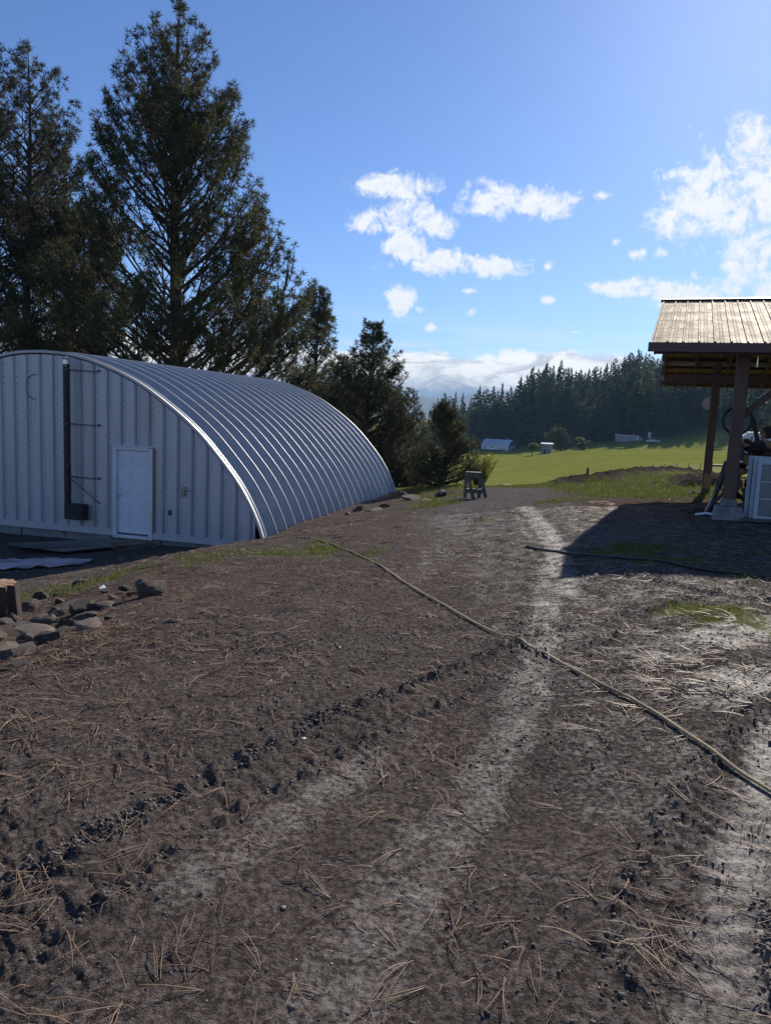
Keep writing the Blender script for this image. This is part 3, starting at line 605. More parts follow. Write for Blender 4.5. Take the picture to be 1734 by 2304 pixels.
fr = MB(); cx = 2.52
fr.box((cx - .485, -.075, 1.06), (.11, .13, 2.20)); fr.box((cx + .485, -.075, 1.06), (.10, .13, 2.20)); fr.box((cx, -.075, 2.13), (.86, .13, .08)); fr.box((cx, -.09, 2.185), (1.10, .17, .03)); fr.box((cx, -.10, .01), (.87, .16, .07))
fr.build('door_frame', M['white'], hut, bevel=.006)
ex_ = MB(); ex_.box((cx + .56, -.06, 1.05), (.045, .10, 2.2)); ex_.build('wood_stud', M['raw_wood'], hut)
dr = MB(); dr.box((cx, -.05, 1.065), (.855, .045, 2.03)); door = dr.build('door', M['door'], hut, bevel=.004)
for (px_, w_) in ((-.19, .26), (.19, .26)):
    for (pz, h_) in ((1.83, .26), (1.32, .52), (.55, .66)):
        pm = MB(); pm.box((cx + px_, -.0745, pz), (w_, .012, h_), None, 1.0); pm.box((cx + px_, -.079, pz), (w_ - .07, .012, h_ - .07)); pm.build('raised_panel', M['door'], door, bevel=.008)
kb = MB(); kb.cyl((cx - .36, -.07, 1.0), (cx - .36, -.12, 1.0), .014, n=10); kb.tube([(cx - .36, -.115, 1.0), (cx - .36, -.125, 1.0), (cx - .36, -.15, 1.0), (cx - .36, -.165, 1.0)], [.018, .03, .03, .012], 12); kb.build('knob', M['chrome'], door, True)
db = MB(); db.cyl((cx - .36, -.07, 1.14), (cx - .36, -.09, 1.14), .028, .022, 12); db.build('deadbolt', M['chrome'], door, True)
bs = MB(); bs.box((cx, -.074, .07), (.855, .006, .035)); bs.build('door_sweep', M['rod'], door)

# stove pipe on the front of the hut
px0 = .86; sp = thing('stove_pipe', 'black stove pipe with square elbow strapped to the front of the steel hut', 'stove pipe', hut_w(px0, -.30, .34), -HA)
p = MB(); p.cyl((0, 0, .12), (0, 0, 3.70), .078, n=16); p.build('pipe', M['black'], sp, True)
c = MB(); c.cyl((0, 0, 3.70), (0, 0, 3.80), .074, n=16); c.build('collar', M['chrome'], sp, True)
c = MB(); c.cyl((0, 0, 3.82), (0, 0, 3.84), .12, .125, 16); c.cyl((0, 0, 3.842), (0, 0, 3.89), .12, .02, 16); [c.cyl((math.cos(w) * .06, math.sin(w) * .06, 3.78), (math.cos(w) * .06, math.sin(w) * .06, 3.83), .008, n=5) for w in (0.5, 2.6, 4.7)]; c.build('rain_cap', M['chrome'], sp, True)
c = MB(); c.box((.20, .04, .19), (.50, .24, .38)); c.build('elbow_box', M['black'], sp, bevel=.012)
for z in (3.58, 2.30, 1.02):
    b = MB(); b.bar((-.20, .16, z), (.74, .19, z - .02), .022, .022); b.cyl((0, 0, z - .015), (0, 0, z + .015), .085, n=16); b.bar((0, .05, z), (0, .18, z), .02, .02)
    for xx in (-.20, .74): b.box((xx, .19, z), (.04, .04, .05))
    b.build('bracket', M['rod'], sp)
for (x, z) in ((.76, .40), (-.24, .42)):
    b = MB(); b.tube([(.07 if x > 0 else -.06, .02, .98), (x, .20, z)], .011, 6); b.build('strut', M['rod'], sp)
for z in (.06, .75, 1.3, 3.66): MB().cyl((.05, -.055, z), (.05, -.088, z), .012, n=8).build('rivet', M['chrome'], sp)
# cable loop, junction box and socket
lp = [(.0, -.10, .42)] + [(-.15 + .27 * math.sin(t_) * -.9, -.105, .13 + .30 * math.cos(t_)) for t_ in np.linspace(-.3, math.pi + .1, 18)]
cl = MB(); cl.tube(lp[1:], .007, 6); o = cl.build('cable_loop', M['rod'], None, True); o.location = hut_w(-.05, -.0, 3.35); o.rotation_euler = (0, 0, -HA); tag(o, 'thin black cable hanging in a loop high on the hut wall', 'cable')
jb = thing('junction_box', 'small beige junction box with a stub of conduit right of the hut door', 'electrical box', hut_w(3.86, -.085, 1.10), -HA)
b = MB(); b.box((0, -.03, .10), (.10, .06, .22)); b.build('box', simple('beige_plastic', (.45, .36, .28)), jb, bevel=.01); b = MB(); b.tube([(.05, -.03, .15), (.22, -.03, .16), (.24, .02, .16)], .016, 8); b.build('conduit', M['chrome'], jb, True)
ob = MB(); ob.box((0, -.012, .05), (.07, .03, .12)); ob.box((0, -.03, .07), (.035, .01, .035)); ob.box((0, -.03, .03), (.035, .01, .035)); o = ob.build('wall_socket', M['dark_print'], None, bevel=.004); o.location = hut_w(3.50, -.083, .62); o.rotation_euler = (0, 0, -HA); tag(o, 'dark wall socket low on the hut front, right of the door', 'socket')

# plywood ramp and clutter below the door
def board(name, label, cat, corners, th, mat_, group=None):
    c = [Vector(p) for p in corners]; nrm = (c[1] - c[0]).cross(c[3] - c[0]).normalized(); org = Vector(c[0])
    if nrm.z < 0: nrm = -nrm
    b = MB(); b.prism([q - org for q in c], (0, 0, 0), -nrm * th); o = b.build(name, mat_); o.location = org
    return tag(o, label, cat, group)
gz_ = lambda p: Vector((p[0], p[1], fh(p[0], p[1])))
q1 = hut_w(2.0, -.20, -.06); q2 = hut_w(3.15, -.20, -.06); q4 = hut_w(.35, -1.75, 0); q3 = hut_w(2.15, -2.15, 0)
q3.z = fh(q3.x, q3.y) + .10; q4.z = fh(q4.x, q4.y) + .10
board('plywood_ramp', 'warped weathered plywood sheet forming a ramp below the hut door', 'ramp', (q1, q2, q3, q4), .02, M['ply'])
q1 = hut_w(3.0, -.35, -.12); q2 = hut_w(3.35, -.30, -.12); q3 = hut_w(1.35, -2.25, 0); q4 = hut_w(.9, -2.1, 0); q3.z = q4.z = fh(q3.x, q3.y) + .19
board('plank', 'narrow grey plank lying along the edge of the plywood ramp', 'plank', (q1, q2, q3, q4), .035, M['grey_wood'])
pth = []
for i in range(34):
    w = i / 33 * 4 * math.pi; p_ = hut_w(3.0 + .55 * math.cos(w) + .3 * math.sin(w * .5), -1.05 + .45 * math.sin(w * 1.0 + .3), 0); p_.z = fh(p_.x, p_.y) + .06 + .10 * abs(math.sin(w * .7)); pth.append(p_)
o = MB().tube([q - pth[0] for q in pth], .012, 6).build('loose_cable', simple('tan_cord', (.22, .15, .09)), None, True); o.location = pth[0]; tag(o, 'tangled tan cord lying on the dark ground below the door', 'cord')
# flattened pale sheet on the ground in front of the hut
NX, NY = 34, 12; vs = []; c0 = gnd(60, 1272)
sxx, syy = np.meshgrid(np.linspace(-2.3, 1.25, NX), np.linspace(-.55, .55, NY))
sy2 = syy * (1 - .35 * np.clip(sxx / 1.25, 0, 1)) + .10 * np.sin(sxx * 3)
wx = c0.x + sxx; wy = c0.y + sy2; wz = full_h(wx.ravel(), wy.ravel()).reshape(wx.shape) + .03 + .09 * np.abs(fbm(wx.ravel() * 2.3, wy.ravel() * 3.3, 3, 5)).reshape(wx.shape)
J = np.arange(NX * NY).reshape(NY, NX); qf = np.stack([J[:-1, :-1], J[:-1, 1:], J[1:, 1:], J[1:, :-1]], -1).reshape(-1, 4)
o = inst(rawmesh('plastic_sheet', np.stack([wx - c0.x, wy - c0.y, wz - c0.z], -1).reshape(-1, 3), None, qf, M['tarp'], True), 'plastic_sheet', None, c0)
o.modifiers.new('thickness', 'SOLIDIFY').thickness = .006; tag(o, 'crumpled pale plastic sheet lying in the shade at the left edge', 'plastic sheet')

# ------------------------------------------------------------------ rocks
def rock_mesh(seed, flat=1.0, jag=0.30):
    r_ = np.random.default_rng(seed); import bmesh as _b
    bm = _b.new(); _b.ops.create_icosphere(bm, subdivisions=3, radius=1.0)
    cuts = [(Vector(v_).normalized(), c_) for v_, c_ in zip(r_.normal(size=(13, 3)), r_.uniform(.38, .74, 13))]
    for v in bm.verts:
        p_ = v.co.copy()
        for nn, c_ in cuts:
            dd = p_.dot(nn)
            if dd > c_: p_ -= nn * (dd - c_) * 1.0
        k = 1.35 + .05 * math.sin(p_.x * 9 + seed) * math.sin(p_.y * 8 + 2 * seed) + .035 * math.sin(p_.z * 17 + p_.x * 13 + seed)
        v.co = Vector((p_.x * k, p_.y * k * .85, p_.z * k * flat))
    me = bpy.data.meshes.new('rock'); bm.to_mesh(me); bm.free(); me.polygons.foreach_set('use_smooth', np.ones(len(me.polygons), dtype=bool)); me.set_sharp_from_angle(angle=R(16))
    return me
ROCKS = {}
def rock(label, x, y, size, flat=.65, seed=1, mat_='rock', group=None, rot=None, sink=.44, name='rock', cat='rock', lift=0.0):
    key = (seed, flat, mat_)
    if key not in ROCKS:
        ROCKS[key] = rock_mesh(seed, flat); ROCKS[key].materials.append(M[mat_])
    z = fh(x, y) + size * flat * (1 - sink * 2) + lift
    o = inst(ROCKS[key], name, None, (x, y, z), rot or (random.uniform(-.3, .3), random.uniform(-.3, .3), random.uniform(0, 6.28)), (size * random.uniform(.9, 1.15), size, size))
    return tag(o, label, cat, group)
def rock_px(label, px, py, wpx, flat=.65, **k):
    g_ = gnd(px, py); d_ = (Vector(g_) - CAM).length; return rock(label, g_.x, g_.y, wpx / 2 / FPX * d_, flat, **k)
PILE = 'rocks in the pile beside the stump'; PL = 'dark brown rock lying among others in the pile beside the stump'
for i, (x, y, w) in enumerate([(8, 1440, 75), (50, 1425, 60), (95, 1405, 55), (30, 1400, 60), (70, 1375, 45), (120, 1385, 45), (160, 1375, 50), (15, 1478, 60), (60, 1465, 55), (110, 1445, 50), (150, 1410, 40), (185, 1395, 45),
        (5, 1410, 50), (75, 1440, 50), (135, 1425, 38), (220, 1402, 35), (90, 1350, 32), (140, 1352, 30), (-20, 1450, 70), (-30, 1400, 70), (45, 1388, 40), (250, 1390, 28), (35, 1500, 44)]):
    rock_px(PL, x, y, w * .95, [.6, .75, .5][i % 3], seed=3 + i % 7, group=PILE)
rock_px('pale flat slab of rock lying right of the rock pile', 242, 1366, 62, .22, seed=21, mat_='slab', rot=(.05, .1, .2))
rock_px('blocky brown rock between the pile and the flat slab', 190, 1378, 60, .7, seed=22, rot=(0, 0, .4))
rock_px('pale square rock on the near face of the pile', 112, 1405, 40, .8, seed=23, mat_='slab', rot=(.3, .2, .1))
rock_px('long flat pale rock at the near foot of the pile', 95, 1440, 100, .25, seed=24, mat_='slab', rot=(.1, .28, .35))
rock_px('large flat rock at the left edge below the pile', 25, 1462, 95, .25, seed=25, mat_='slab', rot=(0, .2, .3))
rock_px('low sunlit rock set in the soil in front of the pile', 205, 1412, 64, .4, seed=26, mat_='slab', rot=(.1, 0, .1))
rock('dark wedge-shaped rock standing tilted on the bare bank', *tuple(gnd(334, 1342))[:2], .135, .62, 27, rot=(.15, -.5, .3), sink=.1)
rock_px('flat stone half buried near the tilted wedge rock', 395, 1395, 36, .3, seed=28, mat_='slab')
for i, (x, y) in enumerate([(175, 1320), (240, 1330), (285, 1325), (130, 1340), (300, 1338), (260, 1345)]): rock_px('small dark clod-like stone scattered on the bank behind the pile', x, y, 26, .55, seed=5 + i % 4, group='small stones on the bank')
HR = 'rocks along the foot of the steel hut'
for lab, x, y, w, f_, sd_ in [('squat dark boulder against the far corner of the hut', 896, 1120, 34, .8, 31), ('low dark rock right of the corner boulder', 930, 1124, 38, .5, 32), ('flat rock at the end of the row by the hut corner', 958, 1128, 30, .35, 33),
        ('dark rock against the third rib from the far end of the hut', 862, 1142, 30, .6, 34), ('round dark rock midway along the hut foot', 806, 1150, 30, .75, 35), ('small dark stone left of the round rock by the hut', 781, 1158, 18, .7, 36),
        ('flat pale stone beside the round rock by the hut', 838, 1150, 44, .2, 37)]: rock_px(lab, x, y, w, f_, seed=sd_, group=HR, mat_='slab' if 'pale' in lab else 'rock')
g_ = gnd(992, 1118); bg = MB()
rock_px('black plastic bag with a white patch lying beside the track', 990, 1117, 40, .55, seed=41, mat_='black', name='plastic_bag', cat='bag')
rock_px('crumpled silver wrapper among clods on the bank', 230, 1322, 22, .6, seed=42, mat_='old_paint', name='wrapper', cat='litter')
rock_px('heap of dark soil at the crest left of the track end', 1137, 1094, 34, .35, seed=43, name='soil_heap', cat='soil')
# stump
g_ = gnd(-8, 1404); st = thing('tree_stump', 'sawn pine stump with pale top at the left edge by the rock pile', 'stump', (g_.x, g_.y, fh(g_.x, g_.y) - .05))
rs = np.random.default_rng(3); b = MB(); N_ = 28; prof_s = [(0, .27), (.12, .235), (.30, .215), (.46, .205)]
wob = [1 + .09 * math.sin(k * 3.1) + rs.uniform(-.06, .06) for k in range(N_)]
for z, r_ in prof_s:
    for k in range(N_): w = 2 * math.pi * k / N_; b.v.append((r_ * wob[k] * math.cos(w), r_ * wob[k] * math.sin(w), z))
for i in range(3):
    for k in range(N_): b.f.append((i * N_ + k, i * N_ + (k + 1) % N_, (i + 1) * N_ + (k + 1) % N_, (i + 1) * N_ + k))
b.build('bark', M['bark'], st)
b = MB(); b.v = [(.20 * wob[k] * math.cos(2 * math.pi * k / N_), .20 * wob[k] * math.sin(2 * math.pi * k / N_), .462 + rs.uniform(-.008, .012)) for k in range(N_)] + [(0, 0, .475)]
b.f = [(k, (k + 1) % N_, N_) for k in range(N_)]; b.build('cut_face', M['cut_wood'], st)

# ------------------------------------------------------------------ hoses
def lay(pts, r, name, mat_, label, cat, n=14, wob=0.0, lift=0.0):
    P = smooth_path(np.array([tuple(gnd(*p))[:2] for p in pts]), n)
    if wob: P = P + wob * np.stack([fbm(P[:, 0] * 1.3, P[:, 1] * 1.3, 2, 3), fbm(P[:, 0] * 1.3, P[:, 1] * 1.3, 2, 4)], -1)
    z = full_h(P[:, 0], P[:, 1]); z = np.convolve(np.pad(z, 3, 'edge'), np.ones(7) / 7, 'valid') + r * 1.1 + lift
    p0 = Vector((P[0, 0], P[0, 1], z[0])); path = [Vector((a, b_, c_)) - p0 for (a, b_), c_ in zip(P, z)]
    o = MB().tube(path, r, 8).build(name, mat_, None, True); o.location = p0; return tag(o, label, cat)
lay([(672, 1212), (720, 1218), (780, 1236), (830, 1262), (900, 1305), (1000, 1362), (1100, 1418), (1180, 1450), (1260, 1495), (1350, 1545), (1440, 1590), (1540, 1655), (1640, 1720), (1760, 1795), (1900, 1880)], .0088, 'garden_hose', M['hose'], 'yellow garden hose stretched diagonally across the muddy yard', 'hose', 14, .015, .004)
lay([(1180, 1232), (1280, 1245), (1400, 1262), (1500, 1275), (1600, 1290), (1760, 1305)], .014, 'black_hose', M['dark_hose'], 'black hose lying in the shadow of the pole shed', 'hose', 10, .05)
# ------------------------------------------------------------------ pole shed
SA = R(21.0); sex = Vector((math.cos(SA), -math.sin(SA), 0)); sey = Vector((math.sin(SA), math.cos(SA), 0))
SO = at(1470, 775, 12.0); SO.z = 0.0
def shed_w(x, y, z): return SO + sex * x + sey * y + Vector((0, 0, z))
shed = thing('pole_shed', 'open timber pole shed with ribbed metal roof at the right edge', 'shed', SO, -SA)
SL = 8.6; EH, RH, FH = 2.865, 4.14, 2.78; RY, FY = 4.2, 8.5        # eave, ridge, far eave
def roof_z(y): return EH + (RH - EH) * y / RY if y <= RY else RH + (FH - RH) * (y - RY) / (FY - RY)
# ribbed roof sheets, one per 0.76 m, each with its own lift
def sheet(side):
    b = MB(); w = .912; pr = []
    for k in range(4):
        c = k * w / 4
        pr += [(c, 0), (c + .008, .022), (c + .030, .022), (c + .038, 0), (c + .085, 0), (c + .092, .007), (c + .102, .007), (c + .109, 0), (c + .130, 0), (c + .137, .006), (c + .147, .006), (c + .154, 0)]
    pr.append((w + .01, 0)); ys = np.linspace(-.06, RY + .02, 7) if side == 0 else np.linspace(RY - .02, FY + .06, 4)
    for y in ys:
        for (x, h) in pr: b.v.append((x, y, roof_z(y) + .045 + h + (.0035 * math.sin(x * 23 + y * 4) if 0 < y < RY else 0)))
    m_ = len(pr)
    for i in range(len(ys) - 1):
        for j in range(m_ - 1): b.f.append((i * m_ + j, i * m_ + j + 1, (i + 1) * m_ + j + 1, (i + 1) * m_ + j))
    return b.mesh('roof_sheet', M['tin_roof'])
for side in (0, 1):
    me = sheet(side)
    for k in range(10): inst(me, 'roof_sheet', shed, (-.05 + k * .912, 0, .0025 * (k % 2)))
rc = MB(); rc.box((SL / 2 + .1, RY - .085, RH + .055), (SL + .4, .19, .012), Matrix.Rotation(math.atan2(RH - EH, RY), 3, 'X')); rc.box((SL / 2 + .1, RY + .085, RH + .055), (SL + .4, .19, .012), Matrix.Rotation(-math.atan2(RH - FH, FY - RY), 3, 'X')); rc.build('ridge_cap', M['tin_under'], shed)
def sbar(name, a, b, w, h, mat_, bev=.006): return MB().bar(a, b, w, h).build(name, mat_, shed, bevel=bev)
sbar('fascia', (-.08, -.04, EH - .04), (SL + .1, -.04, EH - .04), .03, .145, M['fascia'])
sbar('fascia', (-.08, FY + .04, FH - .06), (SL + .1, FY + .04, FH - .06), .03, .14, M['fascia'])
for k in range(9):  # dark boards added under the back slope to darken its bright underside
    ya, yb = RY + .05 + k * .47, RY + .05 + (k + 1) * .47 - .02; sbar('dark_underlay', (-.03, (ya + yb) / 2, roof_z((ya + yb) / 2) + .036), (SL, (ya + yb) / 2, roof_z((ya + yb) / 2) + .036), .445, .006, M['timber'], 0)
RX = [0.03, 0.74, 1.46, 2.3, 3.2, 4.2, 5.1, 6.1, 7.1, 8.1]
for x in RX:
    sbar('rafter', (x, 0, EH - .085), (x, RY, RH - .085), .045, .14, M['timber']); sbar('rafter', (x, RY + .004, RH - .085), (x, FY, FH - .085), .045, .14, M['timber'])
for y in (.36, 1.1, 1.9, 2.7, 3.5, 4.0): sbar('purlin', (-.04, y, roof_z(y) + .018), (SL, y, roof_z(y) + .018), .09, .032, M['purlin'], 0)
for y in (4.7, 5.5, 6.3, 7.3, 8.2): sbar('purlin', (-.04, y, roof_z(y) - .022), (SL, y, roof_z(y) - .022), .05, .10, M['purlin'], 0)
NPY, FPY = 0.41, 6.9; LY = 1.45
PXS = [1.33, 5.1, 8.3]
def pz(x, y): w = shed_w(x, y, 0); return fh(w.x, w.y)
for y, nm in ((NPY, 0), (FPY, 1)):
    zb = roof_z(y) - .17
    if nm == 0: sbar('beam', (.05, .06, EH - .075), (SL, .06, EH - .075), .05, .13, M['timber']); continue
    zb -= .26; sbar('beam', (.12, y - .115, zb - .10), (SL, y - .115, zb - .10), .05, .20, M['timber']); sbar('beam', (.12, y + .115, zb - .10), (SL, y + .115, zb - .10), .05, .20, M['timber'])
for i, x in enumerate(PXS):
    for y, nm in ((NPY, 0), (FPY, 1)):
        g0 = pz(x, y); zb = roof_z(y) - (.10 if nm == 0 else .17); w_ = .185 if nm == 0 else .18; ph = .31 if nm == 0 else .02
        xx = x if nm == 0 else x - .12
        g0 = pz(xx, y)
        b = MB(); b.box((xx, y, (g0 + ph + zb) / 2 - .002), (w_, .15, zb - g0 - ph)); b.build('post', M['timber'], shed, bevel=.008)
        if nm == 0:
            blk = MB(); blk.box((xx, y, g0 + .08), (.48, .48, .24), None, .82); blk.box((xx, y, g0 + .255), (.24, .24, .115), None, .92); blk.build('pier_block', M['concrete'], shed, bevel=.012)
    k0 = NPY; zb = roof_z(k0) - .14
    if i < 2:
        sbar('knee_brace', (x + .06, k0 + .10, zb - 1.05), (x + 1.1, k0 + .10, zb - .02), .04, .10, M['timber'])
#sbar('tie_beam', (.95, NPY + .08, EH + .02), (1.05, FPY - .08, EH + .02), .05, .19, M['timber'])
sbar('hanger', (1.52, NPY - .11, EH - .30), (1.52, NPY - .11, EH - .12), .05, .02, M['chrome'])
for y in (): sbar('king_strut', (1.22, y, EH + .12), (1.22, y, roof_z(y) - .14), .045, .10, M['timber'])

# things kept in and on the shed
w_ = shed_w(PXS[0] + .02, FPY - .04, 0); pt = at(1605, 910, 18.6)
d_ = MB(); d_.tube([(0, 0, 0), (0, -.012, 0), (0, -.022, 0)], [.15, .155, .12], 24); d_.tube([(.15 * math.cos(a), -.018, .15 * math.sin(a)) for a in np.linspace(0, 2 * math.pi, 24, endpoint=False)], .008, 6, closed=True)
o = d_.build('round_plate', M['plate'], None, True); o.location = shed_w(PXS[0] - .19, FPY + .11, 0); o.location.z = pt.z; o.location += sex * -.035; o.rotation_euler = (0, 0, -SA); tag(o, 'pale round plate fixed to the far post of the shed', 'plate')
cl = MB()
for k in range(4):
    ph = k * .7; cl.tube([((.20 + .007 * k) * math.cos(a), -.012 * k + .01 * math.sin(3 * a + ph), (.20 + .007 * k) * math.sin(a) * 1.02) for a in np.linspace(0, 2 * math.pi, 36, endpoint=False)], .010, 6, closed=True)
cl.bar((0, .02, .20), (0, -.06, .22), .02, .02)
o = cl.build('hose_coil', M['dark_hose'], None, True); c_ = shed_w(PXS[0] + .01, NPY + .14, 0); c_.z = at(1638, 946, 12.4).z; o.location = c_; o.rotation_euler = (0, 0, -SA); tag(o, 'coil of black hose hung on the near post of the shed', 'hose coil')

def sash(label, x, y, lean, w=1.15, h=.82, rows=3, sh=0.0):
    p = shed_w(x, y, 0); t_ = thing('window_sash', label, 'window', (p.x, p.y, fh(p.x, p.y) + .05), -SA + sh, 'old window sashes stacked under the shed')
    rt = Matrix.Rotation(lean, 3, 'X'); f_ = .06
    def P(b, c, s): b.box(rt @ Vector(c), s, rt)
    for xx in (f_ / 2, w - f_ / 2): b = MB(); P(b, (xx, 0, h / 2), (f_, .045, h)); b.build('stile', M['old_paint'], t_, bevel=.004)
    for zz in (f_ / 2, h - f_ / 2): b = MB(); P(b, (w / 2, 0, zz), (w - 2 * f_ - .002, .043, f_)); b.build('rail', M['old_paint'], t_, bevel=.004)
    for k in range(rows):
        ph_ = (h - 2 * f_) / rows; b = MB(); P(b, (w / 2, .004, f_ + ph_ * (k + .5)), (w - 2 * f_ - .004, .006, ph_ - .022)); b.build('pane', M['old_glass'], t_)
        if k: b = MB(); P(b, (w / 2, 0, f_ + ph_ * k), (w - 2 * f_ - .004, .03, .020)); b.build('muntin', M['old_paint'], t_)
    return t_
sash('front sash of the old blue-grey windows leaning under the shed', 1.68, .24, -.06, h=.92)
sash('middle sash of the stacked old windows, edge showing behind the front one', 1.625, .33, -.06, h=.95)
sash('rearmost sash of the stacked old windows, edge showing furthest left', 1.56, .42, -.06, h=.98)
board('plinth_board', 'flat pale board under the stacked window sashes', 'board', [Vector((*tuple(shed_w(a, b_, 0))[:2], pz(a, b_) + .055)) for a, b_ in ((1.5, .05), (3.1, .05), (3.1, .58), (1.5, .58))], .04, M['grey_wood'])
# firewood heap behind the sashes
def log_mesh(seed):
    r_ = np.random.default_rng(seed); k_ = r_.integers(0, 3); b = MB()
    if k_ == 0: pol = [(math.cos(a) * (1 + r_.uniform(-.12, .12)), math.sin(a) * (1 + r_.uniform(-.12, .12))) for a in np.linspace(0, 2 * math.pi, 11, endpoint=False)]
    else: pol = [(0, -.3)] + [(math.cos(a) * (1 + r_.uniform(-.1, .1)), -.3 + 1.3 * math.sin(a)) for a in np.linspace(.3, math.pi - .3, 6)]
    b.prism([(0, x, z) for x, z in pol], (-1, 0, 0), (1, 0, 0)); me = b.mesh('log', M['bark']); me.materials.append(M['cut_wood'])
    for p_ in me.polygons:
        if abs(p_.normal.x) > .9: p_.material_index = 1
    return me
LOGS = [log_mesh(s) for s in range(6)]; FW = 'split firewood heaped under the shed'
rl = random.Random(5); cnt = 0
for lay_, (nx_, z0) in enumerate([(6, .10), (6, .30), (5, .50), (5, .68), (4, .86), (3, 1.02)]):
    for k in range(nx_):
        for row in (0, 1):
            x = 1.38 + k * .28 + rl.uniform(-.05, .05) + lay_ * .05; y = LY - .30 + row * .42 + lay_ * .05 + rl.uniform(-.05, .05); p = shed_w(x, y, 0)
            o = inst(LOGS[rl.randrange(6)], 'firewood_log', None, (p.x, p.y, fh(p.x, p.y) + z0 * 1.15), (rl.uniform(0, 6.28), rl.uniform(-.25, .25), R(90) - SA + rl.uniform(-.5, .5)), (.20 + rl.uniform(-.03, .05), .10 + rl.uniform(-.02, .03), .10 + rl.uniform(-.02, .03)))
            tag(o, 'split log with rough bark heaped behind the old windows under the shed', 'log', FW)
for lab, x, y, z, s_, r_ in [('thick forked log with pale cut end on top of the firewood heap', 2.2, LY - .05, 1.42, (.42, .16, .16), (.3, -.25, .2)), ('upright dark slab of wood standing behind the firewood heap', 1.75, LY + .45, 1.32, (.36, .07, .05), (0, 1.25, .3)), ('bleached branch lying on the left slope of the firewood heap', 1.78, LY - .25, 1.15, (.32, .045, .04), (0, .35, .3))]:
    p = shed_w(x, y, 0); o = inst(LOGS[0] if 'slab' not in lab else LOGS[1], 'firewood_log', None, (p.x, p.y, fh(p.x, p.y) + z), (r_[0], r_[1], r_[2] - SA), s_); tag(o, lab, 'log', FW)
LB = 'boards leaning against the near post'
for i, (dx, dy, hgt, lean) in enumerate([(-.16, .25, .85, .28), (-.20, .40, .70, .34), (-.13, .55, .95, .25), (-.26, .30, .45, .4)]):
    a = shed_w(PXS[0] + dx - lean * hgt * .55, NPY + dy, 0); a.z = fh(a.x, a.y) - .02; b_ = shed_w(PXS[0] - .07, NPY + dy * .5, 0); b_.z = a.z + hgt
    o = MB().bar((0, 0, 0), b_ - a, .09, .025).build('leaning_board', M['grey_wood'] if i != 1 else M['purlin'], None, bevel=.003); o.location = a; tag(o, ['wide dark board leaning on the left of the near shed post', 'pale splintered board leaning at the foot of the near shed post', 'tall thin board behind the others leaning on the near shed post', 'short board at the outer edge of the leaning stack'][i], 'board', LB)
a = shed_w(.86, NPY + .05, 0); a.z = fh(a.x, a.y) + .04; b_ = shed_w(1.12, NPY - .1, 0); b_.z = fh(b_.x, b_.y) + .06
o = MB().tube([(0, 0, 0), (b_ - a) * .6 + Vector((0, 0, .02)), b_ - a], .02, 7).build('plastic_pipe', M['white'], None, True); o.location = a; tag(o, 'short white pipe lying on the ground beside the pier block', 'pipe')
for i, (x, y, s_) in enumerate([(.95, NPY + .5, .12), (.82, NPY + .75, .10), (1.0, FPY - .35, .14), (.85, FPY - .2, .1), (.7, NPY + 1.2, .09), (.98, NPY + 1.5, .11)]):
    p = shed_w(x, y, 0); rock('chunk of dark bark lying near the feet of the shed posts', p.x, p.y, s_, .5, 51 + i % 3, 'bark', 'bark chunks by the posts', name='bark_chunk', cat='bark')
# pale plate standing in for sunlight on the foot of the far post
p = shed_w(PXS[0] - .10, FPY, 0); b = MB(); b.box((0, -.085, .30), (.17, .02, .34)); o = b.build('sunlit_foot', M['cut_wood']); o.location = (p.x, p.y, fh(p.x, p.y)); o.rotation_euler = (0, 0, -SA); o.parent = shed; o.matrix_parent_inverse = (Matrix.Translation(SO) @ Matrix.Rotation(-SA, 4, 'Z')).inverted()

# white travel trailer parked behind the shed
tp = at(1700, 1000, 40.0); tz = fh(tp.x, tp.y); TR = thing('travel_trailer', 'white travel trailer with dark lettering parked beyond the shed', 'trailer', (at(1668, 1000, 40).x, 40, tz), R(-12))
TT = 1.5 - tz
b = MB(); b.prism([(0, 0, .55), (7.5, 0, .55), (7.5, 0, TT - .1), (7.3, 0, TT), (.25, 0, TT), (0, 0, TT - .25), (-.15, 0, 1.3)], (0, 0, 0), (0, 2.3, 0)); b.build('body', M['trailer'], TR, bevel=.03)
b = MB(); b.box((3.7, -.012, TT - .03), (7.2, .03, .05)); b.build('roof_rail', M['chrome'], TR)
b = MB(); b.box((1.9, -.01, 1.65), (1.0, .02, .55)); b.build('window', M['glass'], TR, bevel=.02)
for x in (4.4, 5.3):
    b = MB(); b.cyl((x, -.05, .34), (x, .20, .34), .34, n=20); wh = b.build('wheel', M['rubber'], TR, True); b = MB(); b.cyl((x, -.06, .34), (x, -.03, .34), .19, n=16); b.build('rim', M['chrome'], wh, True)
b = MB(); b.bar((-.1, 1.1, .5), (-1.2, 1.1, .45), .1, .1); b.build('drawbar', M['black'], TR)
def slant(b, x0, z0, segs, th):
    for (ax, az_, bx, bz) in segs: b.bar((x0 + ax, -.006, z0 + az_), (x0 + bx, -.006, z0 + bz), .006, th, (0, 0, 1)) if abs(bx - ax) > abs(bz - az_) else b.bar((x0 + ax, -.006, z0 + az_), (x0 + bx, -.006, z0 + bz), .006, th, (1, 0, 0))
lt = MB(); z0 = TT - .36
for k, segs in enumerate([[(0, 0, .16, 0), (0, 0, .04, .16), (.04, .16, .20, .16), (.02, .08, .16, .08)], [(0, 0, .22, .16), (.04, .16, .18, 0)], [(0, 0, .04, .16), (.04, .16, .20, .16), (.20, .16, .18, .08), (.02, .08, .18, .08)], [(0, 0, .04, .16), (.04, .16, .20, .16), (.16, 0, .20, .16), (0, 0, .16, 0)]]): slant(lt, .40 + k * .17, z0, [tuple(q * .72 for q in s_) for s_ in segs], .035)
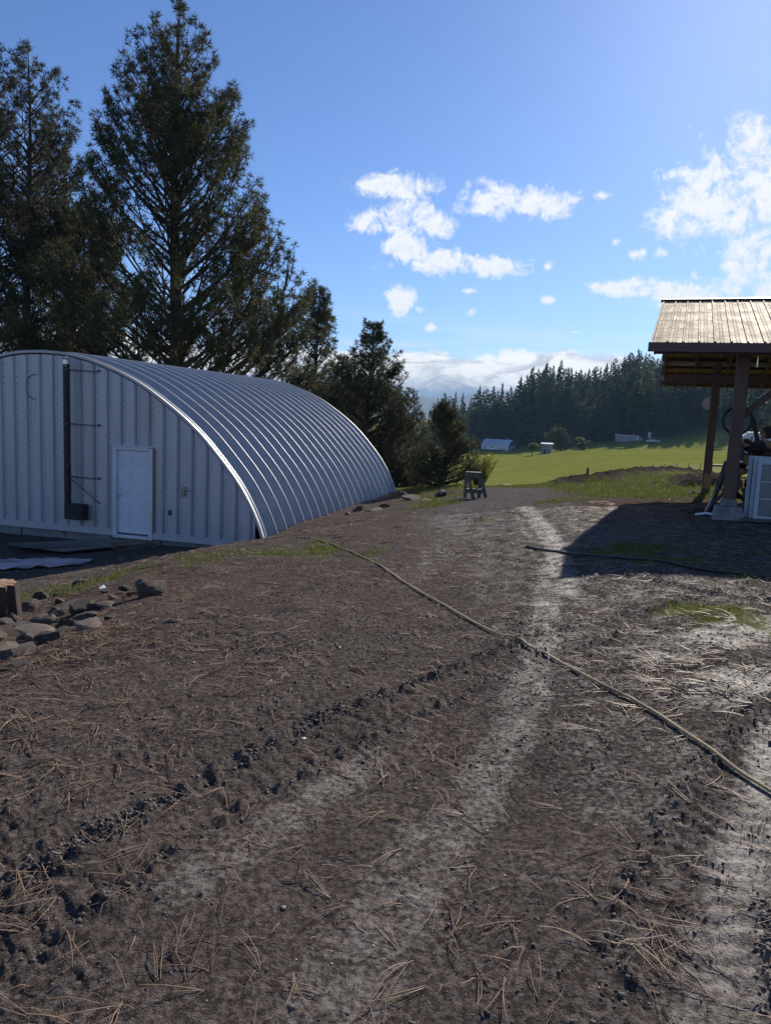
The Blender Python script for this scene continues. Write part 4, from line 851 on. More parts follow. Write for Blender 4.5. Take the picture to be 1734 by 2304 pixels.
lt.bar((.36, -.006, z0 - .05), (1.05, -.006, z0 - .035), .006, .02); lt.build('lettering', M['dark_print'], TR)

# ------------------------------------------------------------------ sawhorse / step stand on the track
def sawhorse():
    D_ = 23.0; g_ = gnd(1068, 1120); t_ = thing('step_stand', 'dark weathered wooden step stand beside the end of the track', 'step stand', (g_.x, g_.y, fh(g_.x, g_.y)), R(-6))
    k = (Vector(g_) - CAM).length / FPX; H = 58 * k; W2 = 34 * k
    legs = [((-22 * k, -.10, 0), (-22 * k, -.05, H)), ((-4 * k, -.24, 0), (-20 * k, -.14, H)), ((9 * k, .20, 0), (9 * k, .12, H * .97)), ((24 * k, -.10, 0), (8 * k, -.04, H))]
    for a, b_ in legs: MB().bar(a, b_, .10, .045, (0, 1, 0)).build('leg', M['grey_wood'], t_, bevel=.004)
    b = MB(); b.box((-6 * k, 0, H - .02), (34 * k, .30, .045)); b.build('top', M['grey_wood'], t_, bevel=.005)
    b = MB(); b.box((-6 * k, -.12, H - .10), (30 * k, .03, .12)); b.build('apron', M['grey_wood'], t_)
    b = MB(); b.box((-2 * k, -.12, H * .34), (38 * k, .28, .045)); b.build('step', M['grey_wood'], t_, bevel=.005)
    b = MB(); b.box((-2 * k, -.20, H * .28), (34 * k, .03, .10)); b.build('rail', M['grey_wood'], t_)
sawhorse()
g_ = gnd(1319, 1082); b = MB(); b.tube([(0, 0, -.1), (.01, 0, .22), (.0, .01, .28)], [.055, .05, .045], 8); o = b.build('wooden_post', M['grey_wood']); o.location = (g_.x, g_.y, fh(g_.x, g_.y)); tag(o, 'short dark post stub at the left end of the soil berm', 'post')
g_ = gnd(1220, 1087); b = MB(); b.tube([(0, 0, -.1), (.01, 0, .24), (.0, .01, .34)], [.03, .03, .02], 8); o = b.build('wooden_post', M['grey_wood']); o.location = (g_.x, g_.y, fh(g_.x, g_.y)); tag(o, 'small stake at the crest just right of the track end', 'post')
# ------------------------------------------------------------------ pines
def seg_mesh(name, segs, mat_, sides=4, smooth=True):
    """tapered prisms for an array of (p0, p1, r0, r1)"""
    S = np.asarray(segs, float); p0, p1, r0, r1 = S[:, :3], S[:, 3:6], S[:, 6], S[:, 7]
    d = p1 - p0; d /= np.maximum(np.linalg.norm(d, axis=1), 1e-6)[:, None]
    ref = np.where(np.abs(d[:, 2:3]) > .9, [[1., 0, 0]], [[0, 0, 1.]]); a = np.cross(d, ref); a /= np.linalg.norm(a, axis=1)[:, None]; c = np.cross(d, a)
    w = np.arange(sides) * 2 * math.pi / sides; ring = a[:, None] * np.cos(w)[None, :, None] + c[:, None] * np.sin(w)[None, :, None]
    V = np.concatenate([p0[:, None] + ring * r0[:, None, None], p1[:, None] + ring * r1[:, None, None]], 1).reshape(-1, 3)
    k = np.arange(sides); base = (np.arange(len(S)) * 2 * sides)[:, None, None]
    q = np.stack([k, (k + 1) % sides, sides + (k + 1) % sides, sides + k], -1)[None] + base
    return rawmesh(name, V, None, q.reshape(-1, 4), mat_, smooth)
def tuft_mesh(name, pos, axis, mat_, n=14, L=.17, w=.02, seed=0, spread=(.2, 1.7)):
    r_ = np.random.default_rng(seed); T = len(pos); axis = axis / np.linalg.norm(axis, axis=1)[:, None]
    ref = r_.normal(size=(T, 3)); a = np.cross(axis, ref); a /= np.linalg.norm(a, axis=1)[:, None]; c = np.cross(axis, a)
    th = r_.uniform(*spread, (T, n)); ph = r_.uniform(0, 2 * math.pi, (T, n))
    d = axis[:, None] * np.cos(th)[..., None] + (a[:, None] * np.cos(ph)[..., None] + c[:, None] * np.sin(ph)[..., None]) * np.sin(th)[..., None]
    ln = L * r_.uniform(.7, 1.15, (T, n, 1)) * r_.uniform(.8, 1.2, (T, 1, 1)); sd_ = np.cross(d, r_.normal(size=(T, n, 3))); sd_ /= np.linalg.norm(sd_, axis=-1, keepdims=True)
    o = pos[:, None] + d * .01; V = np.stack([o + sd_ * w / 2 + d * ln * .15, o - sd_ * w / 2 + d * ln * .15, o + d * ln], 2).reshape(-1, 3)
    return rawmesh(name, V, np.arange(len(V)).reshape(-1, 3), None, mat_)
def pine(name, label, x, y, H, prof, nl, seed, rise=(1.5, .35), bare=.10, r0=.30, tuft=(14, .17, .022), sec=.36, lean=(0, 0), group=None, fill=.35, twig=.22):
    r_ = np.random.default_rng(seed); zb = float(base_h(x, y)[0]) - .15; t_ = thing(name, label, 'tree', (x, y, zb), 0, group)
    pt = np.array(prof); hs = pt[::-1, 0] * H; rs_ = pt[::-1, 1]          # (height fraction from the top, radius)
    def rad(h): return float(np.interp(1 - h / H, pt[:, 0], pt[:, 1]))
    lx, ly = lean; tr = []; nseg = 16
    def trunk_p(h): f = h / H; return np.array([lx * f + .10 * math.sin(f * 7 + seed), ly * f + .08 * math.cos(f * 6 + seed), h])
    def trunk_r(h): return r0 * (1 - h / H) ** .85 + .012
    for i in range(nseg):
        a, b_ = H * i / nseg, H * (i + 1) / nseg; fl = 1.35 if i == 0 else 1.0; tr.append((*trunk_p(a), *trunk_p(b_), trunk_r(a) * fl, trunk_r(b_)))
    br = []; tp = []; ta = []
    hw = np.linspace(bare * H, H * .985, 200); wts = np.array([(rad(h) ** .35 + .2) * (1.9 if h > .72 * H else (1.0 if h > .52 * H else .75)) for h in hw]); wts /= wts.sum()
    for i in range(nl):
        ht = r_.choice(hw, p=wts) + r_.uniform(-.3, .3); ht = min(max(ht, bare * H * .8), H * .985)
        R_ = rad(ht) * (r_.uniform(.86, 1.05) if r_.random() > fill else r_.uniform(.35, .8)); f = ht / H
        rs2 = rise[1] + (rise[0] - rise[1]) * f; h0 = max(ht - R_ * rs2 * r_.uniform(.8, 1.15), bare * H * .6)
        az = r_.uniform(0, 2 * math.pi); u = np.array([math.cos(az), math.sin(az), 0]); sd_ = np.array([-u[1], u[0], 0]); wig = r_.uniform(-.12, .12)
        pts = []; m_ = 7
        for k in range(m_ + 1):
            s = k / m_; zz = h0 + (ht - h0) * (s * .75 + .25 * s * s * s) if rs2 > .6 else h0 + (ht - h0) * (s * .35 + .65 * s * s)
            pts.append(trunk_p(h0) * np.array([1, 1, 0]) + u * R_ * s + sd_ * R_ * wig * math.sin(s * 3) + np.array([0, 0, zz]) + r_.normal(0, .025 * R_ * .3, 3) * (k > 0))
        rb = min(.030 + .016 * R_, trunk_r(h0) * .6)
        for k in range(m_): br.append((*pts[k], *pts[k + 1], rb * (1 - .88 * k / m_), rb * (1 - .88 * (k + 1) / m_)))
        P = np.array(pts); L = R_ * 1.15; ns = max(3, int(L * .8 / sec)); s0 = .54 if R_ > 2.4 else (.3 if R_ > 1.2 else .12)
        tp.append(P[-1]); ta.append(P[-1] - P[-2] + [0, 0, .1])
        for j in range(ns):
            s = s0 + (1 - s0) * (j + r_.random()) / ns; k = min(int(s * m_), m_ - 1); q = P[k] + (P[k + 1] - P[k]) * (s * m_ - k); tg = P[k + 1] - P[k]; tg /= np.linalg.norm(tg)
            sgn = 1 if r_.random() < .5 else -1; dv = tg * r_.uniform(.5, 1.0) + sd_ * sgn * r_.uniform(.4, 1.0) + np.array([0, 0, r_.uniform(-.15, .55)]); dv /= np.linalg.norm(dv)
            l2 = min(max((.16 + .42 * (1 - s)) * L * r_.uniform(.6, 1.2), .25), 1.7); mid = q + dv * l2 * .5; end = q + (dv + np.array([0, 0, .22])) * l2
            br.append((*q, *mid, rb * .30, rb * .22)); br.append((*mid, *end, rb * .22, .006)); nt = max(2, int(l2 / twig))
            tp.append(end); ta.append(end - mid + [0, 0, .05])
            for e in range(nt):
                v = .25 + .75 * (e + r_.random()) / nt; q2 = q + (mid - q) * min(v * 2, 1) + (end - mid) * max(v * 2 - 1, 0)
                d2 = dv + r_.normal(0, .65, 3) + np.array([0, 0, .35]); d2 /= np.linalg.norm(d2); l3 = r_.uniform(.10, .30); e3 = q2 + d2 * l3
                tp.append(e3)
                if e % 2 == 0: br.append((*q2, *e3, .008, .005))
                (ta.append(d2))
    for k in range(6): tp.append(trunk_p(H - .08 * k)); ta.append(np.array([r_.normal(0, .5), r_.normal(0, .5), 1]))
    inst(seg_mesh('trunk', tr, M['bark'], 10), 'trunk', t_); inst(seg_mesh('branches', br, M['bark'], 3), 'branches', t_)
    inst(tuft_mesh('crown', np.array(tp), np.array(ta), M['needle'], *tuft, seed=seed), 'crown', t_); return t_
# the big pine behind the hut and its neighbours
def xy(px, py, D): p = at(px, py, D); return p.x, p.y
BIGP = [(0, .2), (.035, .95), (.08, 1.75), (.14, 2.4), (.20, 3.0), (.27, 3.6), (.34, 3.9), (.42, 4.2), (.50, 5.1), (.57, 6.1), (.64, 7.1), (.70, 7.4), (.78, 7.0), (.9, 5.0), (1, 3)]
x, y = xy(392, 800, 37); ztop = at(403, 2, 37); H_ = ztop.z - float(base_h(x, y)[0]) + .1
pine('pine_tree', 'tallest pine, a broad cone with dark trunk, standing behind the steel hut', x, y, H_, BIGP, 235, 6, rise=(1.5, .5), bare=.22, r0=.42, tuft=(15, .31, .038), sec=.37, lean=(ztop.x - x, 0), twig=.22)
LFT = [(0, .35), (.05, 1.3), (.12, 2.2), (.22, 3.0), (.34, 3.7), (.5, 4.2), (.62, 4.5), (.78, 4.5), (.9, 4.0), (1, 3)]
for lab, px_, ty, D, s_, sd_ in [('pine at the far left with its narrow tip below that of the tallest one', 62, 92, 40, 1.0, 21), ('pine cut off by the left edge of the picture', -30, 62, 42, 1.15, 22), ('shorter dense pine filling the gap left of the tallest pine', 150, 330, 44, 1.15, 23)]:
    x, y = xy(px_, 800, D); zt_ = at(px_, ty, D); pine('pine_tree', lab, x, y, zt_.z - float(base_h(x, y)[0]), [(a, b_ * s_) for a, b_ in LFT], 140, sd_, rise=(1.3, .3), bare=.2, r0=.30, tuft=(13, .30, .044), sec=.38, lean=(zt_.x - x, 0), fill=.45, twig=.23)
MID = [(0, .15), (.08, .75), (.2, 1.4), (.35, 2.1), (.5, 2.7), (.7, 3.1), (.85, 3.2), (1, 2.4)]
x, y = xy(708, 1000, 47); zt_ = at(716, 640, 47); pine('pine_tree', 'slender pine showing between the tallest pine and the hut roof', x, y, zt_.z - float(base_h(x, y)[0]), [(a, b_ * 1.05) for a, b_ in MID], 170, 25, rise=(1.2, .3), bare=.12, r0=.2, tuft=(11, .27, .045), sec=.34)
x, y = xy(822, 1085, 38); zt_ = at(825, 726, 38); pine('pine_tree', 'bushy medium pine standing just beyond the far end of the hut', x, y, zt_.z - float(base_h(x, y)[0]), MID, 210, 27, rise=(1.0, .2), bare=.06, r0=.16, tuft=(11, .23, .038), sec=.28, twig=.18)
x, y = xy(760, 1085, 44); zt_ = at(752, 800, 44); pine('pine_tree', 'low dark pine between the slender pine and the bushy medium one', x, y, zt_.z - float(base_h(x, y)[0]), MID, 140, 28, rise=(1.0, .2), bare=.06, r0=.14, tuft=(11, .24, .042), sec=.34)
x, y = xy(880, 1090, 41); zt_ = at(893, 905, 41); pine('pine_tree', 'small pine at the right foot of the bushy medium pine', x, y, zt_.z - float(base_h(x, y)[0]), [(a, b_ * .62) for a, b_ in MID], 130, 29, rise=(1.0, .2), bare=.05, r0=.10, tuft=(11, .20, .036), sec=.26)
g_ = at(996, 1094, 30.0); zt_ = at(1004, 912, g_.y); pine('pine_tree', 'young pine standing alone left of the step stand', g_.x, g_.y, zt_.z - float(base_h(g_.x, g_.y)[0]), [(0, .08), (.1, .38), (.25, .75), (.45, 1.15), (.65, 1.4), (.85, 1.45), (1, 1.0)], 115, 30, rise=(1.0, .25), bare=.08, r0=.085, tuft=(11, .17, .028), sec=.19, twig=.13)

# ------------------------------------------------------------------ leafy bushes and broadleaf trees
def leafy(name, label, x, y, H, W, mat_, n=2600, seed=1, leaf=.3, trunk=.25, stems=1, group=None, cat='tree', lobes=9, crown0=.25):
    r_ = np.random.default_rng(seed); zb = float(base_h(x, y)[0]) - .05; t_ = thing(name, label, cat, (x, y, zb), 0, group); segs = []; C = []
    for i in range(lobes):
        a = r_.uniform(0, 6.28); q = r_.uniform(0, .62) ** .7 * W / 2; h = H * r_.uniform(crown0 + .1, .86); C.append((q * math.cos(a), q * math.sin(a), h, W * r_.uniform(.14, .26)))
    C.append((0, 0, H * .80, W * .2)); C = np.array(C)
    for i in range(stems):
        a = r_.uniform(0, 6.28); b0 = np.array([.12 * i * math.cos(a), .12 * i * math.sin(a), 0]); top = np.array([W * .12 * math.cos(a), W * .12 * math.sin(a), H * .5]); segs.append((*b0, *top, trunk, trunk * .55))
        for c in C[i::stems]: segs.append((*top, *c[:3], trunk * .45, trunk * .1))
    k = r_.integers(0, len(C), n); d = r_.normal(size=(n, 3)); d /= np.linalg.norm(d, axis=1)[:, None]
    p = C[k, :3] + d * (C[k, 3] * r_.uniform(.45, 1.12, n))[:, None] * np.array([1, 1, min(1.25, H / W)]); p[:, 2] = np.maximum(p[:, 2], H * .06)
    ax = r_.normal(size=(n, 3)); ax /= np.linalg.norm(ax, axis=1)[:, None]; bx = np.cross(ax, r_.normal(size=(n, 3))); bx /= np.linalg.norm(bx, axis=1)[:, None]; s = leaf * r_.uniform(.6, 1.3, (n, 1))
    V = np.stack([p - ax * s, p + bx * s * .5, p + ax * s, p - bx * s * .5], 1).reshape(-1, 3)
    inst(seg_mesh('trunk', segs, M['bark'], 6), 'trunk', t_); inst(rawmesh('crown', V, None, np.arange(len(V)).reshape(-1, 4), mat_), 'crown', t_); return t_
g_ = gnd(1072, 1091)
def shrub(label, x, y, H, W, mat_, seed):
    """fountain of stems with leaves strung along them"""
    r_ = np.random.default_rng(seed); zb = float(base_h(x, y)[0]) - .05; t_ = thing('bush', label, 'bush', (x, y, zb)); segs = []; P = []
    for i in range(70):
        a = r_.uniform(0, 6.28); q = r_.uniform(.1, 1) ** .6 * W / 2; h = H * r_.uniform(.55, 1.0) * (1 - .25 * (q / W * 2) ** 2); p0 = np.array([.1 * math.cos(a), .1 * math.sin(a), 0]); p1 = np.array([q * .6 * math.cos(a), q * .6 * math.sin(a), h * .6]); p2 = np.array([q * math.cos(a), q * math.sin(a), h])
        segs += [(*p0, *p1, .010, .007), (*p1, *p2, .007, .003)]; v = r_.uniform(.15, 1, 46)
        for e in v: P.append((p0 + (p1 - p0) * e * 1.6 if e < .6 else p1 + (p2 - p1) * (e - .6) / .4) + r_.normal(0, .05, 3))
    P = np.array(P); n = len(P); ax = r_.normal(size=(n, 3)) + [0, 0, .8]; ax /= np.linalg.norm(ax, axis=1)[:, None]; bx = np.cross(ax, r_.normal(size=(n, 3))); bx /= np.linalg.norm(bx, axis=1)[:, None]; s = .045 * r_.uniform(.6, 1.3, (n, 1))
    V = np.stack([P - ax * s, P + bx * s * .45, P + ax * s, P - bx * s * .45], 1).reshape(-1, 3); inst(seg_mesh('stems', segs, M['bark'], 4), 'stems', t_); inst(rawmesh('crown', V, None, np.arange(len(V)).reshape(-1, 4), mat_), 'crown', t_)
D_ = g_.y; shrub('yellow-green bush growing behind the step stand', at(1078, 1090, 31).x, 31, at(1078, 1014, 31).z - float(base_h(at(1078, 1090, 31).x, 31)[0]) + .25, 1.5, M['leaf_yellow'], 5)
def far_leafy(label, px_, ty, by, wpx, mat_, seed, n=1800, D=None, **k):
    g_ = gnd(px_, by) if D is None else at(px_, by, D); d_ = g_.y; zb = float(base_h(g_.x, g_.y)[0]); zt_ = at(px_, ty, d_).z
    return leafy('broadleaf_tree', label, g_.x, g_.y, max(zt_ - zb, 2.0), wpx / FPX * d_, mat_, n, seed, leaf=.0011 * d_, trunk=.0006 * d_, **k)
far_leafy('round green tree standing behind the left end of the white house', 1100, 948, 1008, 62, M['leaf'], 41, 2600, 400)
far_leafy('dull green tree left of the white house', 1068, 968, 1012, 40, M['leaf_dark'], 47, 1800, 395)
far_leafy('small orchard tree on the grass right of the white house', 1196, 997, 1024, 34, M['leaf'], 42, 1500, None, crown0=.3)
far_leafy('broad dark tree beside the grey-green cottage', 1258, 962, 1024, 62, M['leaf_dark'], 43, 3200, 300, crown0=.1)
far_leafy('round bush in the sun left of the long grey cabin', 1304, 984, 1013, 52, M['leaf'], 44, 2200, None, crown0=.05)
far_leafy('low bush beside the broad dark tree', 1272, 992, 1018, 40, M['leaf_dark'], 45, 1600, 305, crown0=.05)
far_leafy('yellow-leaved tree among the dark conifers', 1255, 935, 1000, 34, M['leaf_yellow'], 46, 900, 395, crown0=.2)
far_leafy('second yellow-green tree at the forest edge', 1228, 940, 1005, 26, M['leaf'], 48, 900, 392, crown0=.2)

# ------------------------------------------------------------------ conifer forest on the far side of the field
def fir_mesh(seed, W=3.6, H=25.0, nb=120, pw=.85, droop=.25, bare=.05, spray=1.0):
    r_ = np.random.default_rng(seed); V = []; F = []
    for i in range(nb):
        f = 1 - (i + r_.random()) / nb; f = f ** 1.15; h = H * (1 - f) ; h = H * bare + h * (1 - bare); q = (1 - h / H)
        Rr = (W * q ** pw + .05) * r_.uniform(.6, 1.15); a = r_.uniform(0, 6.28); u = np.array([math.cos(a), math.sin(a), 0]); sd_ = np.array([-u[1], u[0], 0])
        for j in range(15):
            s = r_.uniform(.12, 1) ** .8; p0 = u * Rr * s + np.array([0, 0, h - droop * Rr * s * s + .12 * Rr * s]) + sd_ * r_.normal(0, .10 * Rr)
            d = u * r_.uniform(.3, 1) + sd_ * r_.uniform(-.9, .9) + np.array([0, 0, r_.uniform(-.55, .25)]); d /= np.linalg.norm(d); L = 1.5 * spray * r_.uniform(.55, 1.15) * (.22 + .78 * q ** .8); n_ = np.cross(d, r_.normal(size=3)); n_ /= np.linalg.norm(n_)
            b = len(V); V += [p0 - n_ * L * .28, p0 + n_ * L * .28, p0 + d * L]; F.append((b, b + 1, b + 2))
    b = len(V); V += [np.array([.25, 0, H - .9]), np.array([-.15, .2, H - .9]), np.array([0, -.2, H - .9]), np.array([0, 0, H + .9])]; F += [(b, b + 1, b + 3), (b + 1, b + 2, b + 3), (b + 2, b, b + 3)]
    return rawmesh('crown', np.array(V), F, None, M['needle_far'])
FIR = [fir_mesh(100 + i, W=[4.2, 5.0, 3.4, 5.6, 4.6][i % 5], nb=[130, 110, 140, 115, 125][i % 5], pw=[1.0, .85, 1.1, .8, .95][i % 5], spray=[1.1, 1.3, 1.0, 1.4, 1.15][i % 5]) for i in range(9)]
PND = [fir_mesh(130 + i, W=3.9, nb=90, pw=.45, droop=-.1, bare=.22, spray=1.5) for i in range(3)]
FTR = seg_mesh('trunk', [(0, 0, -1, 0, 0, 12, .34, .22), (0, 0, 12, 0, 0, 24.4, .22, .03)], M['bark'], 6)
rf = random.Random(8); NTREE = 0
def fir(x, y, H, label, group, kind=None):
    global NTREE
    me = rf.choice(PND if (kind == 'p' or (kind is None and rf.random() < .22)) else FIR); zb = float(base_h(x, y)[0]); s = H / 25.0; NTREE += 1
    t_ = thing('conifer_tree', label, 'tree', (x, y, zb), rf.uniform(0, 6.28), group); w = s ** .75 * rf.uniform(.8, 1.5); t_.scale = (w, w, s)
    inst(me, 'crown', t_); inst(FTR, 'trunk', t_); return t_
SKYL = ([880, 930, 985, 1000, 1025, 1042, 1060, 1080, 1095, 1111, 1130, 1150, 1172, 1200, 1231, 1245, 1263, 1285, 1306, 1325, 1342, 1365, 1385, 1405, 1420, 1436, 1460, 1500, 1560, 1640, 1750, 1950],
        [935, 925, 905, 894, 893, 894, 905, 878, 885, 878, 872, 880, 858, 836, 822, 832, 820, 838, 842, 840, 834, 828, 816, 812, 803, 796, 806, 800, 795, 790, 785, 780])
GF = 'conifers of the forest beyond the field'; LF = 'dark green conifer in the dense forest beyond the green field'
def forest_row(x0, x1, step, Dr, dy, Hmin, Hmax, lab=LF, grp=GF):
    px_ = x0
    while px_ < x1:
        D = rf.uniform(*Dr); ty = float(np.interp(px_, *SKYL)) + rf.uniform(*dy); p = at(px_, ty, D); gz0 = float(base_h(p.x, D)[0]); H = p.z - gz0
        if H > Hmin * .6: fir(p.x, D, min(max(H, Hmin), Hmax), lab, grp)
        px_ += step * rf.uniform(.6, 1.4)
SKYL = (SKYL[0], [v - 9 for v in SKYL[1]])
for i in range(len(SKYL[0]) - 4):           # the trees that stand out on the skyline
    if SKYL[0][i] < 985: continue
    D = rf.uniform(395, 440) if SKYL[0][i] > 1060 else rf.uniform(430, 470); p = at(SKYL[0][i], SKYL[1][i], D); H = p.z - float(base_h(p.x, D)[0]); fir(p.x, D, min(max(H, 14), 40), LF, GF)
forest_row(1065, 1640, 11, (400, 450), (3, 22), 14, 36)
forest_row(1150, 1600, 13, (440, 520), (0, 14), 14, 34)
forest_row(1075, 1340, 11, (385, 405), (22, 55), 12, 34)
forest_row(1330, 1640, 10, (356, 385), (22, 60), 14, 34)
forest_row(1330, 1640, 12, (350, 366), (55, 105), 12, 26)
for px_ in np.arange(1318, 1670, 7.5):
    D = rf.uniform(340, 356); p = at(px_ + rf.uniform(-3, 3), 985, D)
    if 1378 < px_ < 1478: p = at(px_, 985, D + 14); D += 14
    fir(p.x, D, rf.uniform(8, 18), LF, GF)
forest_row(1640, 2050, 17, (340, 400), (5, 70), 14, 36)
forest_row(1640, 1950, 22, (300, 340), (60, 110), 12, 28)
forest_row(980, 1075, 10, (420, 470), (8, 32), 12, 30)
forest_row(1040, 1140, 11, (400, 425), (35, 60), 10, 26)
LD = 'conifer of the distant clump seen between the two pines near the hut'; GD = 'distant conifers left of the young pine'
for px_, ty, by in [(934, 926, 1004), (925, 945, 1005), (945, 930, 985), (952, 945, 990), (920, 960, 1005), (940, 965, 1007), (962, 935, 975), (900, 950, 985), (890, 955, 985), (972, 925, 968)]:
    g_ = gnd(px_, by); p = at(px_, ty, g_.y); fir(g_.x, g_.y, max(6, p.z - float(base_h(g_.x, g_.y)[0])), LD, GD)
for k in range(14):
    px_ = rf.uniform(860, 990); D = rf.uniform(700, 1200); p = at(px_, 938 + rf.uniform(-6, 8), D); g0 = float(base_h(p.x, D)[0]); fir(p.x, D, max(10, min(p.z - g0, 30)), 'tiny conifer far down the valley left of the young pine', 'conifers down the valley')

# ------------------------------------------------------------------ buildings and vehicles across the field
def house():
    g_ = gnd(1118, 1014); k = (Vector(g_) - CAM).length / FPX; L, Wd, E, Rg = 62 * k, 46 * k, 10.5 * k, 22 * k
    h = thing('white_house', 'low white house with pale metal roof across the green field', 'house', (g_.x - 6 * k, g_.y, float(base_h(g_.x, g_.y)[0]) - .2), R(-28))
    b = MB(); b.box((0, Wd / 2, E / 2 + 2.6 * k), (L, Wd, E)); b.prism([(L / 2, 0, E + 2.6 * k), (L / 2, Wd, E + 2.6 * k), (L / 2, Wd / 2, Rg + 2.0 * k)], (-.05, 0, 0), (-.3, 0, 0)); b.build('wall', M['siding'], h)
    b = MB(); b.box((0, Wd / 2, 1.3 * k), (L - .1, Wd - .1, 2.6 * k)); b.build('skirting', M['skirting'], h)
    r_ = MB(); ov = 1.4 * k
    for s in (0, 1):
        y0, y1 = (-ov, Wd / 2) if s == 0 else (Wd + ov, Wd / 2); zb, zt_ = E + 2.6 * k - ov * .25, Rg + 2.6 * k; r_.prism([(-L / 2 - ov, y0, zb), (-L / 2 - ov, y1, zt_), (-L / 2 - ov, y1, zt_ + .2), (-L / 2 - ov, y0, zb + .2)], (0, 0, 0), (L + 2 * ov, 0, 0))
    rf_ = r_.build('roof', M['metal_roof'], h); b = MB(); b.box((L * .32, Wd * .55, Rg + 4.4 * k), (2.6 * k, 2.2 * k, 4 * k)); b.build('chimney', M['siding'], rf_)
    b = MB(); b.prism([(L / 2 + .03, .5 * k, E + 2.8 * k), (L / 2 + .03, Wd - .5 * k, E + 2.8 * k), (L / 2 + .03, Wd / 2, Rg + 2.0 * k)], (0, 0, 0), (.08, 0, 0)); b.build('gable', M['skirting'], h)
    for x in (-.36, -.12): 
        b = MB(); b.box((x * L, -.03, 2.6 * k + E * .55), (3.4 * k, .1, 3.6 * k)); w = b.build('window', M['siding'], h); b = MB(); b.box((x * L, -.1, 2.6 * k + E * .55), (2.8 * k, .06, 3.0 * k)); b.build('pane', M['glass'], w)
    for y in (.25, .62):
        b = MB(); b.box((L / 2 + .03, y * Wd, 2.6 * k + E * .5), (.1, 7 * k, 5 * k)); w = b.build('window', M['siding'], h)
        for dy in (-1.7, 1.7): b = MB(); b.box((L / 2 + .1, y * Wd + dy * k, 2.6 * k + E * .5), (.06, 3.0 * k, 4.4 * k)); b.build('pane', M['glass'], w)
    b = MB(); b.box((L * .28, -2.5 * k, 2.8 * k), (14 * k, 5 * k, .5 * k)); [b.box((L * .28 + dx * k, -4.8 * k, 4.5 * k), (.35 * k, .35 * k, 4 * k)) for dx in (-6.8, -3.4, 0, 3.4, 6.8)]; b.box((L * .28, -4.8 * k, 6.4 * k), (14 * k, .4 * k, .4 * k)); [b.box((L * .28 - 8 * k - i * .9 * k, -2.5 * k, 2.2 * k - i * .55 * k), (.9 * k, 4 * k, .5 * k)) for i in range(4)]; b.build('porch', M['red_rail'], h)
house()
def cottage():
    g_ = gnd(1228, 1020); k = g_.y / FPX; h = thing('cottage', 'small grey-green cottage half hidden by the broad dark tree', 'house', (g_.x, g_.y, float(base_h(g_.x, g_.y)[0]) - .2), R(-15))
    b = MB(); b.box((0, 9 * k, 11 * k), (22 * k, 18 * k, 22 * k)); b.build('wall', M['siding_green'], h)
    b = MB(); b.box((0, 9 * k, 22.8 * k), (27 * k, 23 * k, 1.4 * k), Matrix.Rotation(.06, 3, 'X')); b.build('roof', M['metal_roof'], h)
    b = MB(); b.box((-3 * k, -2 * k, 12 * k), (14 * k, 7 * k, .9 * k), Matrix.Rotation(.25, 3, 'X')); b.build('porch_roof', M['metal_roof'], h)
    for x, z in ((-5, 17), (5, 17), (5, 6)):
        b = MB(); b.box((x * k, -.05, z * k), (4 * k, .12, 4 * k)); w = b.build('window', M['siding'], h); b = MB(); b.box((x * k, -.13, z * k), (3.2 * k, .06, 3.2 * k)); b.build('pane', M['glass'], w)
    b = MB(); b.box((-4 * k, -.05, 4.5 * k), (3.4 * k, .14, 8 * k)); b.build('door', M['skirting'], h)
cottage()
def cabin():
    g_ = gnd(1412, 994); k = g_.y / FPX; h = thing('cabin', 'long grey cabin with pale flat roof at the forest edge', 'cabin', (g_.x, g_.y, float(base_h(g_.x, g_.y)[0]) - .1), R(-8))
    b = MB(); b.box((-2 * k, 6 * k, 7 * k), (50 * k, 12 * k, 14 * k)); b.build('wall', M['siding_grey'], h)
    b = MB(); b.box((-2 * k, 6 * k, 14.6 * k), (55 * k, 16 * k, 1.4 * k), Matrix.Rotation(.03, 3, 'Y')); rf_ = b.build('roof', M['metal_roof'], h)
    b = MB(); b.cyl((11 * k, 6 * k, 15 * k), (11 * k, 6 * k, 20 * k), .8 * k, n=8); b.build('chimney', M['siding_grey'], rf_)
    for x in (-16, 4):
        b = MB(); b.box((x * k, -.04, 8.5 * k), (5.4 * k, .12, 4.6 * k)); w = b.build('window', M['siding'], h)
        for dx in (-1.2, 1.2): b = MB(); b.box(((x + dx) * k, -.12, 8.5 * k), (2.0 * k, .06, 3.6 * k)); b.build('pane', M['glass'], w)
    b = MB(); b.box((20 * k, -.04, 6.2 * k), (4.2 * k, .14, 11 * k)); b.build('door', M['white'], h)
    b = MB(); b.box((28 * k, 3 * k, 5.5 * k), (5 * k, 6 * k, 10 * k)); b.build('lean_to', M['siding_grey'], h)
    o = thing('utility_shed', 'narrow white utility shed between the grey cabin and the pickup', 'shed', (at(1459, 994, g_.y + 4).x, g_.y + 4, float(base_h(at(1459, 994, g_.y + 4).x, g_.y + 4)[0])), R(-8))
    b = MB(); b.box((0, 0, 6 * k), (5.5 * k, 5 * k, 12 * k)); b.build('wall', M['siding'], o); b = MB(); b.box((0, 0, 12.3 * k), (6.5 * k, 6 * k, .8 * k)); b.build('roof', M['metal_roof'], o); b = MB(); b.box((0, -2.52 * k, 5 * k), (2.8 * k, .1, 8.5 * k)); b.build('door', M['siding_grey'], o)
cabin()
